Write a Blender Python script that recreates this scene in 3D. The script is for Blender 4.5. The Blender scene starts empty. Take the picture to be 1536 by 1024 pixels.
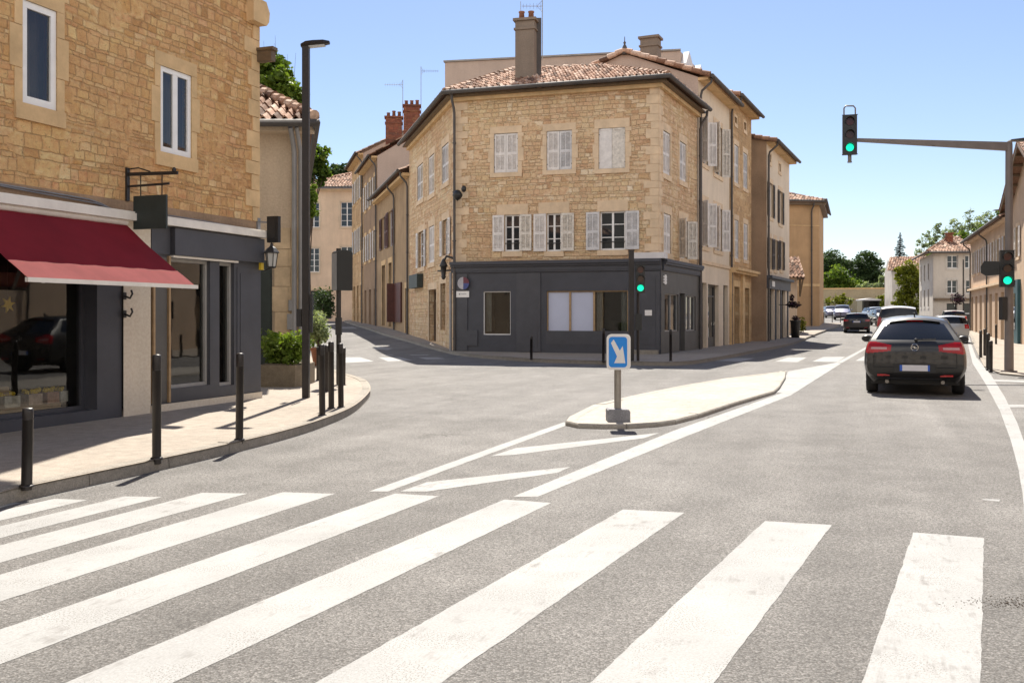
import bpy, bmesh, math, random
from mathutils import Vector, Matrix
from mathutils.geometry import delaunay_2d_cdt
random.seed(7)
scn = bpy.context.scene
COL = scn.collection
R = math.radians
# ------------------------------------------------------------------ photograph geometry
CX, HY, FP, CAMZ = 768.0, 474.0, 1450.0, 1.5
def interp(tab, x):
    if x <= tab[0][0]: return tab[0][1]
    for (a, va), (b, vb) in zip(tab, tab[1:]):
        if x <= b: return va + (vb - va) * (x - a) / (b - a)
    return tab[-1][1]
TL = [(36, 0), (38, .03), (45, .33), (55, .66), (80, 1.05), (120, 1.5), (400, 3)]
TR = [(44, 0), (50, .02), (55, .06), (62, .16), (80, .58), (110, 1.15), (150, 1.6), (400, 3)]
def sstep(a, b, x):
    t = min(1, max(0, (x - a) / (b - a))); return t * t * (3 - 2 * t)
def gz(X, Y):
    w = sstep(-.05, .13, X / max(Y, 1.0))
    return interp(TL, Y) * (1 - w) + interp(TR, Y) * w
def G(px, py, h=0.0):
    """point of the terrain (raised by h) seen at a pixel of the photograph"""
    dx, dz = (px - CX) / FP, (HY - py) / FP
    f = lambda Y: CAMZ + dz * Y - gz(dx * Y, Y) - h
    Y, st = 1.0, .5
    while f(Y) > 0 and Y < 400: Y += st
    a, b = Y - st, Y
    for _ in range(30):
        m = (a + b) / 2
        if f(m) > 0: a = m
        else: b = m
    return Vector((dx * b, b, gz(dx * b, b) + h))
def at(px, py, Y):
    return Vector(((px - CX) / FP * Y, Y, CAMZ + (HY - py) / FP * Y))
PAV = .12
RD = Vector((.3355, .942, 0)); RN = Vector((.942, -.3355, 0))     # along / across the main road

class Fac:
    """a vertical facade plane; A is its left end and B its right end seen from outside"""
    def __init__(s, A, B):
        s.o = Vector((A[0], A[1], 0)); e = Vector((B[0], B[1], 0)) - s.o
        s.L = e.length; s.d = e.normalized(); s.n = Vector((s.d.y, -s.d.x, 0))
    def p(s, u, z, n=0.0): return s.o + s.d * u + s.n * n + Vector((0, 0, z))
    def u(s, px):
        r = Vector(((px - CX) / FP, 1, 0)); det = s.d.x * (-r.y) + s.d.y * r.x
        return (-s.o.x * (-r.y) - s.o.y * r.x) / det
    def Y(s, u): return s.o.y + s.d.y * u
    def z(s, px, py): return CAMZ + (HY - py) / FP * s.Y(s.u(px))
    def box(s, x0, y0, x1, y1):
        c = (x0 + x1) / 2; a, b = sorted((s.u(x0), s.u(x1)))
        return (a, b, s.z(c, y1), s.z(c, y0))

# ------------------------------------------------------------------ mesh builder
class MB:
    def __init__(s): s.v = []; s.f = []; s.c = []
    def face(s, pts, var=.5):
        i = len(s.v); s.v += [tuple(p) for p in pts]; s.f.append(tuple(range(i, i + len(pts)))); s.c.append(var)
        return s
    def grid(s, rows, var=.5, keep=None):
        i = len(s.v); n = len(rows[0])
        for r in rows: s.v += [tuple(p) for p in r]
        for a in range(len(rows) - 1):
            for b in range(n - 1):
                if keep and not keep(a, b): continue
                s.f.append((i + a * n + b, i + a * n + b + 1, i + (a + 1) * n + b + 1, i + (a + 1) * n + b)); s.c.append(var)
        return s
    def hexa(s, q, var=.5):
        """q: 8 corners, bottom loop then top loop"""
        for f in ((3, 2, 1, 0), (4, 5, 6, 7), (0, 1, 5, 4), (1, 2, 6, 5), (2, 3, 7, 6), (3, 0, 4, 7)):
            s.face([q[k] for k in f], var)
        return s
    def box(s, x0, x1, y0, y1, z0, z1, var=.5, M=None):
        q = [Vector(p) for p in ((x0, y0, z0), (x1, y0, z0), (x1, y1, z0), (x0, y1, z0), (x0, y0, z1), (x1, y0, z1), (x1, y1, z1), (x0, y1, z1))]
        if M: q = [M @ p for p in q]
        return s.hexa(q, var)
    def fbox(s, F, u0, u1, z0, z1, n0, n1, var=.5):
        p = F.p
        return s.hexa([p(u0, z0, n1), p(u1, z0, n1), p(u1, z0, n0), p(u0, z0, n0), p(u0, z1, n1), p(u1, z1, n1), p(u1, z1, n0), p(u0, z1, n0)], var)
    def bar(s, p, q, w, h=None, up=Vector((0, 0, 1))):
        p, q = Vector(p), Vector(q); h = h or w; d = (q - p).normalized()
        a = d.cross(up)
        if a.length < 1e-3: a = d.cross(Vector((0, 1, 0)))
        a = a.normalized() * w / 2; b = a.cross(d).normalized() * h / 2
        return s.hexa([p - a - b, p + a - b, p + a + b, p - a + b, q - a - b, q + a - b, q + a + b, q - a + b])
    def tube(s, pts, r, seg=10, caps=True, var=.5):
        pts = [Vector(p) for p in pts]; rr = r if isinstance(r, (list, tuple)) else [r] * len(pts)
        rows = []; ref = None
        for k, p in enumerate(pts):
            d = (pts[min(k + 1, len(pts) - 1)] - pts[max(k - 1, 0)]).normalized()
            if ref is None:
                ref = d.cross(Vector((0, 0, 1)))
                if ref.length < 1e-3: ref = Vector((1, 0, 0))
            a = (ref - d * ref.dot(d)).normalized(); ref = a; b = d.cross(a)
            rows.append([p + (a * math.cos(t) + b * math.sin(t)) * rr[k] for t in [2 * math.pi * i / seg for i in range(seg)] + [0]])
        s.grid(rows, var)
        if caps: s.face(rows[0][:-1], var); s.face(rows[-1][:-1][::-1], var)
        return s
    def lathe(s, prof, c=(0, 0, 0), seg=16, var=.5):
        c = Vector(c)
        rows = [[c + Vector((r * math.cos(t), r * math.sin(t), z)) for t in [2 * math.pi * i / seg for i in range(seg + 1)]] for r, z in prof]
        return s.grid(rows, var)
    def disc(s, c, n, r, t=0, seg=20, var=.5):
        c, n = Vector(c), Vector(n).normalized(); a = n.cross(Vector((0, 0, 1)))
        a = a.normalized() if a.length > 1e-3 else Vector((1, 0, 0)); b = n.cross(a)
        ring = [c + (a * math.cos(2 * math.pi * i / seg) + b * math.sin(2 * math.pi * i / seg)) * r for i in range(seg)]
        if t:
            rows = [[p for p in ring] + [ring[0]], [p + n * t for p in ring] + [ring[0] + n * t]]
            s.grid(rows, var); s.face([p + n * t for p in ring], var); s.face(ring[::-1], var)
        else: s.face(ring, var)
        return s
    def prism(s, poly, off, var=.5):
        """polygon (3-D points) extruded by vector off"""
        poly = [Vector(p) for p in poly]; off = Vector(off); top = [p + off for p in poly]
        s.face(poly[::-1], var); s.face(top, var)
        for i in range(len(poly)):
            j = (i + 1) % len(poly); s.face([poly[i], poly[j], top[j], top[i]], var)
        return s
    def blob(s, c, rad, seg=8, rings=6, jit=0.0, var=.5):
        c = Vector(c); rows = []
        for k in range(rings + 1):
            th = math.pi * k / rings; row = []
            for i in range(seg):
                ph = 2 * math.pi * i / seg; q = 1 + random.uniform(-jit, jit)
                row.append(c + Vector((rad[0] * math.sin(th) * math.cos(ph), rad[1] * math.sin(th) * math.sin(ph), rad[2] * math.cos(th))) * q)
            rows.append(row + [row[0]])
        return s.grid(rows, var)
    def leaves(s, c, rad, n, size, shell=.45, base=.5, spread=.5):
        c = Vector(c)
        for _ in range(n):
            d = Vector((random.gauss(0, 1), random.gauss(0, 1), random.gauss(0, 1))).normalized()
            k = shell + (1 - shell) * random.random() ** .6
            k *= random.uniform(.85, 1.08)
            p = c + Vector((d.x * rad[0], d.y * rad[1], d.z * rad[2])) * k
            a = Vector((random.gauss(0, 1), random.gauss(0, 1), random.gauss(0, .7))).normalized()
            b = a.orthogonal().normalized(); b.rotate(Matrix.Rotation(random.random() * 6.28, 3, a))
            q = size * random.uniform(.6, 1.3)
            v = min(1, max(0, base + random.uniform(-spread, spread)))
            s.face([p - a * q * .7, p - b * q * .38 + a * .05 * q, p + a * q * .7, p + b * q * .38 + a * .1 * q], v)
        return s
    def build(s, name, mat, parent=None, smooth=False, weld=False):
        me = bpy.data.meshes.new(name); me.from_pydata(s.v, [], s.f)
        uv = me.uv_layers.new(name='UVMap'); at_ = me.attributes.new('var', 'FLOAT', 'FACE')
        me.update()
        data = [0.0] * (2 * len(me.loops))
        for p in me.polygons:
            n = p.normal
            if abs(n.z) > .8: t1, t2 = Vector((1, 0, 0)), Vector((0, 1, 0))
            else:
                t1 = Vector((-n.y, n.x, 0)); 
                if t1.length < 1e-6: t1 = Vector((1, 0, 0))
                t1.normalize(); t2 = Vector((0, 0, 1))
                if t1.x < 0: t1 = -t1
            for l in p.loop_indices:
                co = me.vertices[me.loops[l].vertex_index].co
                data[2 * l] = co.dot(t1); data[2 * l + 1] = co.dot(t2)
        uv.data.foreach_set('uv', data)
        at_.data.foreach_set('value', s.c)
        if smooth: me.polygons.foreach_set('use_smooth', [True] * len(me.polygons))
        me.materials.append(mat)
        if weld:
            bm = bmesh.new(); bm.from_mesh(me); bmesh.ops.remove_doubles(bm, verts=bm.verts, dist=1e-4)
            bmesh.ops.recalc_face_normals(bm, faces=bm.faces); bm.to_mesh(me); bm.free()
        o = bpy.data.objects.new(name, me); COL.objects.link(o)
        if parent: attach(o, parent)
        return o

def attach(o, parent):
    o.parent = parent
    if parent.type == 'EMPTY': o.matrix_parent_inverse = Matrix.LocRotScale(parent.location, parent.rotation_euler, parent.scale).inverted()
def tag(o, label, cat, group=None, kind=None):
    o['label'] = label; o['category'] = cat
    if group: o['group'] = group
    if kind: o['kind'] = kind
    return o
def thing(name, label, cat, loc=(0, 0, 0), group=None):
    o = bpy.data.objects.new(name, None); COL.objects.link(o); o.location = loc
    o.empty_display_size = .2
    return tag(o, label, cat, group)
def children(o): return [c for c in COL.objects if c.parent == o]
def copy_tree(o, parent=None):
    c = o.copy(); COL.objects.link(c)
    if parent: c.parent = parent
    for ch in children(o): copy_tree(ch, c)
    return c
def struct(o, label, cat):
    return tag(o, label, cat, None, 'structure')

# ------------------------------------------------------------------ materials
class NT:
    def __init__(s, name):
        m = bpy.data.materials.new(name); m.use_nodes = True; s.m = m; s.t = m.node_tree; s.n = s.t.nodes
        s.b = s.n['Principled BSDF']; s.out = s.n['Material Output']
    def add(s, t, **k):
        nd = s.n.new(t)
        for a, b in k.items(): setattr(nd, a, b)
        return nd
    def L(s, a, b): s.t.links.new(a, b)
    def uv(s): return s.add('ShaderNodeTexCoord').outputs['UV']
    def obj(s): return s.add('ShaderNodeTexCoord').outputs['Object']
    def noise(s, vec, scale, detail=4, rough=.55):
        nd = s.add('ShaderNodeTexNoise'); nd.inputs['Scale'].default_value = scale; nd.inputs['Detail'].default_value = detail; nd.inputs['Roughness'].default_value = rough
        s.L(vec, nd.inputs['Vector']); return nd.outputs['Fac']
    def ramp(s, fac, stops):
        nd = s.add('ShaderNodeValToRGB'); e = nd.color_ramp.elements
        while len(e) < len(stops): e.new(.5)
        for el, (p, c) in zip(e, stops):
            el.position = p; el.color = (*c, 1) if not isinstance(c, (int, float)) else (c, c, c, 1)
        s.L(fac, nd.inputs['Fac']); return nd.outputs['Color']
    def mix(s, fac, a, b, mode='MIX'):
        nd = s.add('ShaderNodeMix', data_type='RGBA', blend_type=mode)
        for i, v in ((0, fac), (6, a), (7, b)):
            if hasattr(v, 'is_output'): s.L(v, nd.inputs[i])
            elif i == 0: nd.inputs[0].default_value = v
            else: nd.inputs[i].default_value = (*v, 1)
        return nd.outputs[2]
    def math(s, op, a, b=0.0, clamp=False):
        nd = s.add('ShaderNodeMath', operation=op, use_clamp=clamp)
        for i, v in ((0, a), (1, b)):
            if hasattr(v, 'is_output'): s.L(v, nd.inputs[i])
            else: nd.inputs[i].default_value = v
        return nd.outputs[0]
    def vmath(s, op, a, b):
        nd = s.add('ShaderNodeVectorMath', operation=op)
        for i, v in ((0, a), (1, b)):
            if hasattr(v, 'is_output'): s.L(v, nd.inputs[i])
            else: nd.inputs[i].default_value = v
        return nd.outputs[0]
    def bump(s, h, strength=.4, dist=.02):
        nd = s.add('ShaderNodeBump'); nd.inputs['Strength'].default_value = strength; nd.inputs['Distance'].default_value = dist
        s.L(h, nd.inputs['Height']); s.L(nd.outputs[0], s.b.inputs['Normal'])
    def col(s, c):
        if hasattr(c, 'is_output'): s.L(c, s.b.inputs['Base Color'])
        else: s.b.inputs['Base Color'].default_value = (*c, 1)
    def set(s, **k):
        for a, v in k.items(): s.b.inputs[a.replace('_', ' ')].default_value = v
        return s.m
def plain(name, c, rough=.6, var=.25, scale=3.0, metal=0.0, bump=0.0, bscale=40, spec=.5, coat=0.0):
    k = NT(name); v = k.obj()
    f = k.noise(v, scale, 6, .65)
    lo = tuple(max(0, x * (1 - var)) for x in c); hi = tuple(min(1, x * (1 + var)) for x in c)
    k.col(k.ramp(f, [(.3, lo), (.7, hi)]))
    if bump: k.bump(k.noise(v, bscale, 4), bump, .01)
    k.set(Roughness=rough, Metallic=metal, Coat_Weight=coat); k.b.inputs['Specular IOR Level'].default_value = spec
    return k.m
def plaster(name, c, stain=.3, grain=.15):
    k = NT(name); v = k.uv()
    big = k.noise(v, .7, 5, .6)
    st = k.vmath('MULTIPLY', v, (3.0, .35, 1)); streak = k.noise(st, 1.2, 5, .6)
    base = k.ramp(big, [(.3, tuple(x * (1 - stain * .6) for x in c)), (.65, c)])
    base = k.mix(k.ramp(streak, [(.45, 0.0), (.75, stain)]), base, tuple(x * .62 for x in c))
    fine = k.noise(v, 22, 4, .7)
    base = k.mix(grain, base, k.ramp(fine, [(.3, .0), (.7, 1.0)]), 'OVERLAY')
    k.col(base); k.bump(k.noise(v, 45, 5, .7), .25, .01); k.set(Roughness=.9)
    k.b.inputs['Specular IOR Level'].default_value = .2
    return k.m
def masonry(name, cols, mortar, sx, sy, joint=.10, depth=.5, distort=.05, patch=.35, big=.5):
    """coursed rubble: courses of uneven height, stones of uneven length, some double-sized blocks"""
    k = NT(name); v = k.uv()
    nz = k.add('ShaderNodeTexNoise'); nz.inputs['Scale'].default_value = 6; nz.inputs['Detail'].default_value = 7; nz.inputs['Roughness'].default_value = .62; k.L(v, nz.inputs['Vector'])
    off = k.vmath('MULTIPLY', k.vmath('SUBTRACT', nz.outputs['Color'], (.5, .5, .5)), (distort * 1.6, distort, 0))
    n2 = k.add('ShaderNodeTexNoise'); n2.inputs['Scale'].default_value = .7; n2.inputs['Detail'].default_value = 2; k.L(v, n2.inputs['Vector'])
    off2 = k.vmath('MULTIPLY', k.vmath('SUBTRACT', n2.outputs['Color'], (.5, .5, .5)), (0, .16, 0))
    sp = k.add('ShaderNodeSeparateXYZ'); k.L(k.vmath('ADD', k.vmath('ADD', v, off), off2), sp.inputs[0]); X, Y = sp.outputs[0], sp.outputs[1]
    wob = k.noise(v, 9, 6, .7)
    def layer(ax, ay, seed):
        yy = k.math('DIVIDE', Y, ay)
        h = k.add('ShaderNodeTexNoise', noise_dimensions='1D'); h.inputs['Scale'].default_value = .8; h.inputs['Detail'].default_value = 0; k.L(yy, h.inputs['W'])
        yy = k.math('ADD', yy, k.math('MULTIPLY', h.outputs['Fac'], 1.5)); row = k.math('FLOOR', yy); fy = k.math('FRACT', yy)
        W = k.math('ADD', k.math('DIVIDE', X, ax), k.math('MULTIPLY', row, 37.73 + seed))
        e = k.add('ShaderNodeTexVoronoi', voronoi_dimensions='1D', feature='DISTANCE_TO_EDGE'); e.inputs['Scale'].default_value = 1; e.inputs['Randomness'].default_value = .9; k.L(W, e.inputs['W'])
        f = k.add('ShaderNodeTexVoronoi', voronoi_dimensions='1D', feature='F1'); f.inputs['Scale'].default_value = 1; f.inputs['Randomness'].default_value = .9; k.L(W, f.inputs['W'])
        ex = k.math('MULTIPLY', e.outputs['Distance'], ax); ey = k.math('MULTIPLY', k.math('MINIMUM', fy, k.math('SUBTRACT', 1.0, fy)), ay)
        return k.math('MINIMUM', ex, ey), f.outputs['Color']
    e1, c1 = layer(sx, sy, 0); e2, c2 = layer(sx * 1.6, sy * 1.75, 11)
    msk = k.ramp(k.noise(v, .9, 3, .5), [(.5 - .06 + (.5 - big) * .4, 0.0), (.5 + (.5 - big) * .4, 1.0)])
    mf = k.add('ShaderNodeMix'); k.L(msk, mf.inputs[0]); k.L(e1, mf.inputs[2]); k.L(e2, mf.inputs[3]); edge = mf.outputs[0]
    cc = k.mix(msk, c1, c2); rnd = k.add('ShaderNodeSeparateColor'); k.L(cc, rnd.inputs[0])
    n = len(cols); stone = k.ramp(rnd.outputs[0], [(i / (n - 1), c) for i, c in enumerate(cols)])
    stone = k.mix(.5, stone, k.ramp(rnd.outputs[2], [(0, .28), (.5, .52), (1, .72)]), 'OVERLAY')
    stone = k.mix(k.ramp(rnd.outputs[1], [(.62, 0.0), (.9, .22)]), stone, (.52, .31, .14))
    stone = k.mix(.45, stone, k.ramp(wob, [(.25, .15), (.75, .85)]), 'OVERLAY')
    jw = k.math('ADD', joint * .05, k.math('MULTIPLY', k.noise(v, 2.6, 4), joint * .22))
    fac = k.math('DIVIDE', edge, jw, True)
    pt = k.ramp(k.noise(v, .8, 6, .65), [(.40, 0.0), (.60, patch)])
    stk = k.ramp(k.noise(k.vmath('MULTIPLY', v, (2.2, .16, 1)), 1.0, 5, .6), [(.54, 0.0), (.74, .24)])
    mc = k.mix(.5, mortar, k.ramp(k.noise(v, 14, 5, .7), [(.3, .2), (.7, .8)]), 'OVERLAY')
    c = k.mix(fac, mc, stone); c = k.mix(pt, c, mc)
    c = k.mix(stk, c, tuple(m * .5 for m in mortar))
    crack = k.ramp(edge, [(0.0, .2), (.008, 0.0)]); crack = k.math('MULTIPLY', crack, k.ramp(k.noise(v, 3.1, 3), [(.45, 0.0), (.6, 1.0)]))
    c = k.mix(crack, c, tuple(m * .3 for m in mortar))
    c = k.mix(.45, c, k.ramp(k.noise(v, .35, 5, .6), [(.25, .30), (.75, .70)]), 'OVERLAY')
    pits = k.ramp(k.noise(v, 15, 5, .7), [(.58, 0.0), (.68, .6)]); c = k.mix(pits, c, tuple(m * .3 for m in mortar))
    k.col(c)
    h = k.math('ADD', k.math('MULTIPLY', fac, .9), k.math('MULTIPLY', wob, 1.9)); h = k.math('ADD', h, k.math('MULTIPLY', rnd.outputs[1], .8))
    k.bump(h, depth, .05); k.set(Roughness=.92); k.b.inputs['Specular IOR Level'].default_value = .2
    return k.m
def varied(name, stops, rough=.8, transl=0.0, noise=0.0, bump=0.0):
    """colour picked per face (tiles, leaves) through the 'var' attribute"""
    k = NT(name); a = k.add('ShaderNodeAttribute', attribute_name='var')
    c = k.ramp(a.outputs['Fac'], stops)
    if noise: c = k.mix(noise, c, k.ramp(k.noise(k.obj(), 14, 5, .7), [(.3, .1), (.7, .9)]), 'OVERLAY')
    k.col(c); k.set(Roughness=rough); k.b.inputs['Specular IOR Level'].default_value = .3
    if bump: k.bump(k.noise(k.obj(), 30, 4), bump, .01)
    if transl:
        t = k.add('ShaderNodeBsdfTranslucent'); k.L(k.mix(1.0, c, (1.0, 1.0, .55), 'MULTIPLY'), t.inputs['Color'])
        m = k.add('ShaderNodeMixShader'); m.inputs[0].default_value = transl
        k.L(k.b.outputs[0], m.inputs[1]); k.L(t.outputs[0], m.inputs[2]); k.L(m.outputs[0], k.out.inputs[0])
    return k.m
def glass(name, tint=(.02, .024, .028), see=0.0, rough=.02):
    k = NT(name); k.col(tint); k.set(Roughness=rough, IOR=1.5); k.b.inputs['Specular IOR Level'].default_value = .6
    v = k.obj(); k.bump(k.noise(v, 1.3, 2), .06, .02)
    if see:
        t = k.add('ShaderNodeBsdfTransparent'); t.inputs[0].default_value = (.82, .86, .84, 1)
        g = k.add('ShaderNodeBsdfGlossy'); g.inputs['Roughness'].default_value = .02
        k.L(k.n['Bump'].outputs[0], g.inputs['Normal'])
        fr = k.add('ShaderNodeFresnel'); fr.inputs[0].default_value = 1.5
        f2 = k.math('MULTIPLY', fr.outputs[0], 1.7, True)
        m = k.add('ShaderNodeMixShader'); k.L(f2, m.inputs[0]); k.L(t.outputs[0], m.inputs[1]); k.L(g.outputs[0], m.inputs[2]); k.L(m.outputs[0], k.out.inputs[0])
    return k.m
def lit(name, c, strength):
    k = NT(name); k.col(c); k.b.inputs['Emission Color'].default_value = (*c, 1); k.b.inputs['Emission Strength'].default_value = strength
    return k.m
def asphalt(name):
    k = NT(name); v = k.obj()
    patch = k.noise(v, .16, 5, .6); mid = k.noise(v, 1.7, 5, .65)
    vt = k.add('ShaderNodeMapping'); vt.inputs['Rotation'].default_value = (0, 0, R(19.6)); k.L(v, vt.inputs['Vector'])
    tr = k.noise(k.vmath('MULTIPLY', vt.outputs[0], (1.1, .05, 1)), 1.0, 4, .6)        # wheel tracks along the road
    c = k.ramp(patch, [(.3, (.116, .112, .107)), (.7, (.154, .149, .143))])
    sx = k.add('ShaderNodeSeparateXYZ'); k.L(v, sx.inputs[0]); far_light = k.math('ADD', k.math('MULTIPLY', sx.outputs[1], .075), k.math('MULTIPLY', patch, 1.6)); far_light = k.ramp(k.math('SUBTRACT', far_light, 1.1), [(0.0, 0.0), (.9, 1.0)])
    c = k.mix(far_light, c, k.mix(1.0, c, (1.32, 1.32, 1.32), 'MULTIPLY'))  # shade in the near grain put into the colour: road lightens with distance
    c = k.mix(.32, c, k.ramp(tr, [(.3, .22), (.7, .78)]), 'OVERLAY')
    c = k.mix(.14, c, k.ramp(k.noise(v, .42, 6, .7), [(.35, .25), (.65, .75)]), 'OVERLAY')
    c = k.mix(k.ramp(k.noise(v, .75, 5, .6), [(.66, 0.0), (.74, .25)]), c, (.085, .08, .075))
    c = k.mix(.3, c, k.ramp(mid, [(.3, .25), (.7, .75)]), 'OVERLAY')
    vo = k.add('ShaderNodeTexVoronoi', voronoi_dimensions='2D'); vo.inputs['Scale'].default_value = 105; k.L(v, vo.inputs['Vector'])
    sp = k.add('ShaderNodeSeparateColor'); k.L(vo.outputs['Color'], sp.inputs[0])
    ag = k.ramp(sp.outputs[0], [(0, .10), (.35, .38), (.65, .55), (1, 1.0)])
    c = k.mix(.48, c, ag, 'OVERLAY')
    gap = k.ramp(vo.outputs['Distance'], [(.35, 0.0), (.75, .75)])
    c = k.mix(gap, c, (.06, .052, .046))
    f = k.noise(v, 38, 3, .7); c = k.mix(.45, c, k.ramp(f, [(.3, .15), (.7, .85)]), 'OVERLAY')
    vc = k.add('ShaderNodeTexVoronoi', voronoi_dimensions='2D', feature='DISTANCE_TO_EDGE'); vc.inputs['Scale'].default_value = .22
    cv = k.add('ShaderNodeTexNoise'); cv.inputs['Scale'].default_value = 1.4; cv.inputs['Detail'].default_value = 6; k.L(v, cv.inputs['Vector'])
    k.L(k.vmath('ADD', v, k.vmath('MULTIPLY', cv.outputs['Color'], (1.6, 1.6, 0))), vc.inputs['Vector'])
    crack = k.math('MULTIPLY', k.ramp(vc.outputs['Distance'], [(0, 1.0), (.0035, 0.0)]), k.ramp(k.noise(v, .3, 2), [(.52, 0.0), (.6, .7)]))
    c = k.mix(crack, c, (.05, .045, .04))
    k.col(c); k.bump(k.math('ADD', sp.outputs[1], k.noise(v, 60, 3)), .55, .006)
    k.set(Roughness=.88); k.b.inputs['Specular IOR Level'].default_value = .3
    return k.m
def concrete(name, c, joints=None, rough=.9):
    k = NT(name); v = k.obj()
    a = k.noise(v, .5, 5, .6); b = k.noise(v, 7, 6, .7); f = k.noise(v, 70, 3, .7)
    o = k.ramp(a, [(.3, tuple(x * .86 for x in c)), (.7, tuple(min(1, x * 1.08) for x in c))])
    o = k.mix(.3, o, k.ramp(b, [(.3, .2), (.7, .8)]), 'OVERLAY'); o = k.mix(.4, o, k.ramp(f, [(.3, .15), (.7, .85)]), 'OVERLAY')
    sp = k.ramp(k.noise(v, 3.5, 4, .5), [(.66, 0.0), (.74, .35)]); o = k.mix(sp, o, tuple(x * .5 for x in c))
    k.col(o); k.bump(f, .35, .006); k.set(Roughness=rough); k.b.inputs['Specular IOR Level'].default_value = .25
    return k.m
def roadpaint(name, c=(.305, .305, .30)):
    k = NT(name); v = k.obj()
    wear = k.noise(v, 5, 6, .7); big = k.noise(v, .8, 4, .6); pit = k.add('ShaderNodeTexVoronoi', voronoi_dimensions='2D'); pit.inputs['Scale'].default_value = 60; k.L(v, pit.inputs['Vector'])
    vt = k.add('ShaderNodeMapping'); vt.inputs['Rotation'].default_value = (0, 0, R(19.6)); k.L(v, vt.inputs['Vector'])
    scr = k.noise(k.vmath('MULTIPLY', vt.outputs[0], (26, 3.5, 1)), 1, 4, .7)
    s = k.math('ADD', k.math('MULTIPLY', wear, .6), k.math('MULTIPLY', scr, .5)); s = k.math('ADD', s, k.math('MULTIPLY', big, .35))
    m = k.ramp(s, [(.78, 0.0), (.94, .8)])
    base = k.ramp(k.noise(v, 1.1, 5, .6), [(.3, tuple(x * .80 for x in c)), (.7, c)])
    base = k.mix(.16, base, k.ramp(k.noise(v, 80, 3, .7), [(.3, 0.0), (.7, 1.0)]), 'OVERLAY')
    dots = k.math('MULTIPLY', k.ramp(pit.outputs['Distance'], [(.08, 1.0), (.24, 0.0)]), k.ramp(k.noise(v, 3, 4), [(.46, 0.0), (.6, .95)]))
    o = k.mix(m, base, (.13, .122, .115)); o = k.mix(dots, o, (.10, .09, .08))
    k.col(o); k.bump(k.noise(v, 70, 4), .3, .004); k.set(Roughness=.75); k.b.inputs['Specular IOR Level'].default_value = .3
    return k.m

M = {}
M['stone_left'] = masonry('ochre rubble stone', [(0.536, 0.295, 0.116), (0.674, 0.404, 0.183), (0.754, 0.484, 0.241), (0.605, 0.352, 0.148), (0.793, 0.545, 0.304)], (0.654, 0.404, 0.194), .18, .096, .09, .72, .06, .6, .18)
M['stone_corner'] = masonry('pale rubble stone', [(0.573, 0.373, 0.204), (0.706, 0.491, 0.298), (0.800, 0.619, 0.428), (0.645, 0.438, 0.256), (0.777, 0.570, 0.370)], (0.686, 0.482, 0.295), .26, .128, .12, .85, .08, .6, .25)
M['stone_far'] = masonry('brown rubble stone', [(0.436, 0.276, 0.144), (0.524, 0.350, 0.198), (0.594, 0.423, 0.252)], (0.506, 0.342, 0.191), .36, .19, .14, .6, .06, .5)
M['ashlar'] = plain('dressed limestone', (0.616, 0.433, 0.238), .88, .2, 2.2, 0, .35, 30, .2)
M['ashlar_pale'] = plain('pale dressed limestone', (0.651, 0.499, 0.343), .88, .16, 2.2, 0, .3, 30, .2)
M['white_plaster'] = plaster('off white plaster', (0.742, 0.623, 0.488), .3)
M['beige_plaster'] = plaster('beige plaster', (.62, .50, .375), .35)
M['sand_plaster'] = plaster('stained sand plaster', (0.421, 0.296, 0.180), .55)
M['back_render'] = plaster('weathered grey back render', (.20, .185, .165), .4)
M['base_stone'] = plain('sandy base stone', (.58, .45, .30), .88, .25, 2.2, 0, .35, 30, .2)
M['grey_trim'] = plain('pale grey stone trim', (.50, .465, .42), .85, .12, 3)
M['mauve_plaster'] = plaster('mauve grey render', (0.503, 0.398, 0.331), .2)
M['tan_plaster'] = plaster('tan plaster', (0.370, 0.254, 0.167), .55)
M['grey_plaster'] = plaster('grey house plaster', (.56, .51, .45), .3)
M['peach_plaster'] = plaster('peach plaster', (0.608, 0.453, 0.325), .3)
M['cream_plaster'] = plaster('cream plaster', (0.678, 0.525, 0.392), .3)
M['brown_plaster'] = plaster('brown plaster', (0.494, 0.320, 0.176), .35)
M['pillar_plaster'] = plaster('ivory painted pillar', (.68, .60, .49), .2)
M['shop_dark'] = plain('anthracite shopfront paint', (.060, .062, .074), .5, .15, 2.5, 0, .08, 60)
M['shop_navy'] = plain('slate blue shopfront paint', (.050, .053, .067), .5, .15, 2, 0, .08, 60)
M['shop_grey'] = plain('warm grey shopfront paint', (.10, .095, .088), .55, .15, 2, 0, .08, 60)
M['trim_white'] = plain('off white fascia paint', (.74, .70, .64), .6, .1, 4)
M['frame_white'] = plain('white window frame', (.80, .79, .78), .45, .06, 6)
M['frame_grey'] = plain('grey window frame', (.30, .29, .28), .45, .1, 6)
M['frame_oak'] = plain('oak stained frame', (.36, .24, .13), .5, .2, 8)
M['shutter'] = plain('weathered white shutter paint', (.68, .645, .62), .7, .16, 5, 0, .15, 60)
M['shutter_cream'] = plain('creamy peeling shutter paint', (.62, .575, .515), .75, .26, 9, 0, .2, 60)
M['shutter_grey'] = plain('greyed shutter paint', (.56, .55, .555), .7, .2, 4, 0, .15, 60)
M['shutter_red'] = plain('oxblood shutter paint', (.09, .030, .022), .6, .2, 5)
M['shutter_brown'] = plain('dark brown shutter paint', (.055, .038, .028), .6, .2, 5)
M['door_dark'] = plain('dark door paint', (.03, .032, .034), .5, .2, 4)
M['door_green'] = plain('dark green gate paint', (.025, .036, .034), .55, .2, 4)
M['door_wood'] = plain('aged door wood', (.14, .095, .055), .6, .25, 6)
M['tile'] = varied('terracotta canal tile', [(0, (.085, .05, .034)), (.3, (.26, .145, .095)), (.65, (.42, .26, .18)), (1, (.58, .44, .345))], .85, 0, .5, .3)
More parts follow.
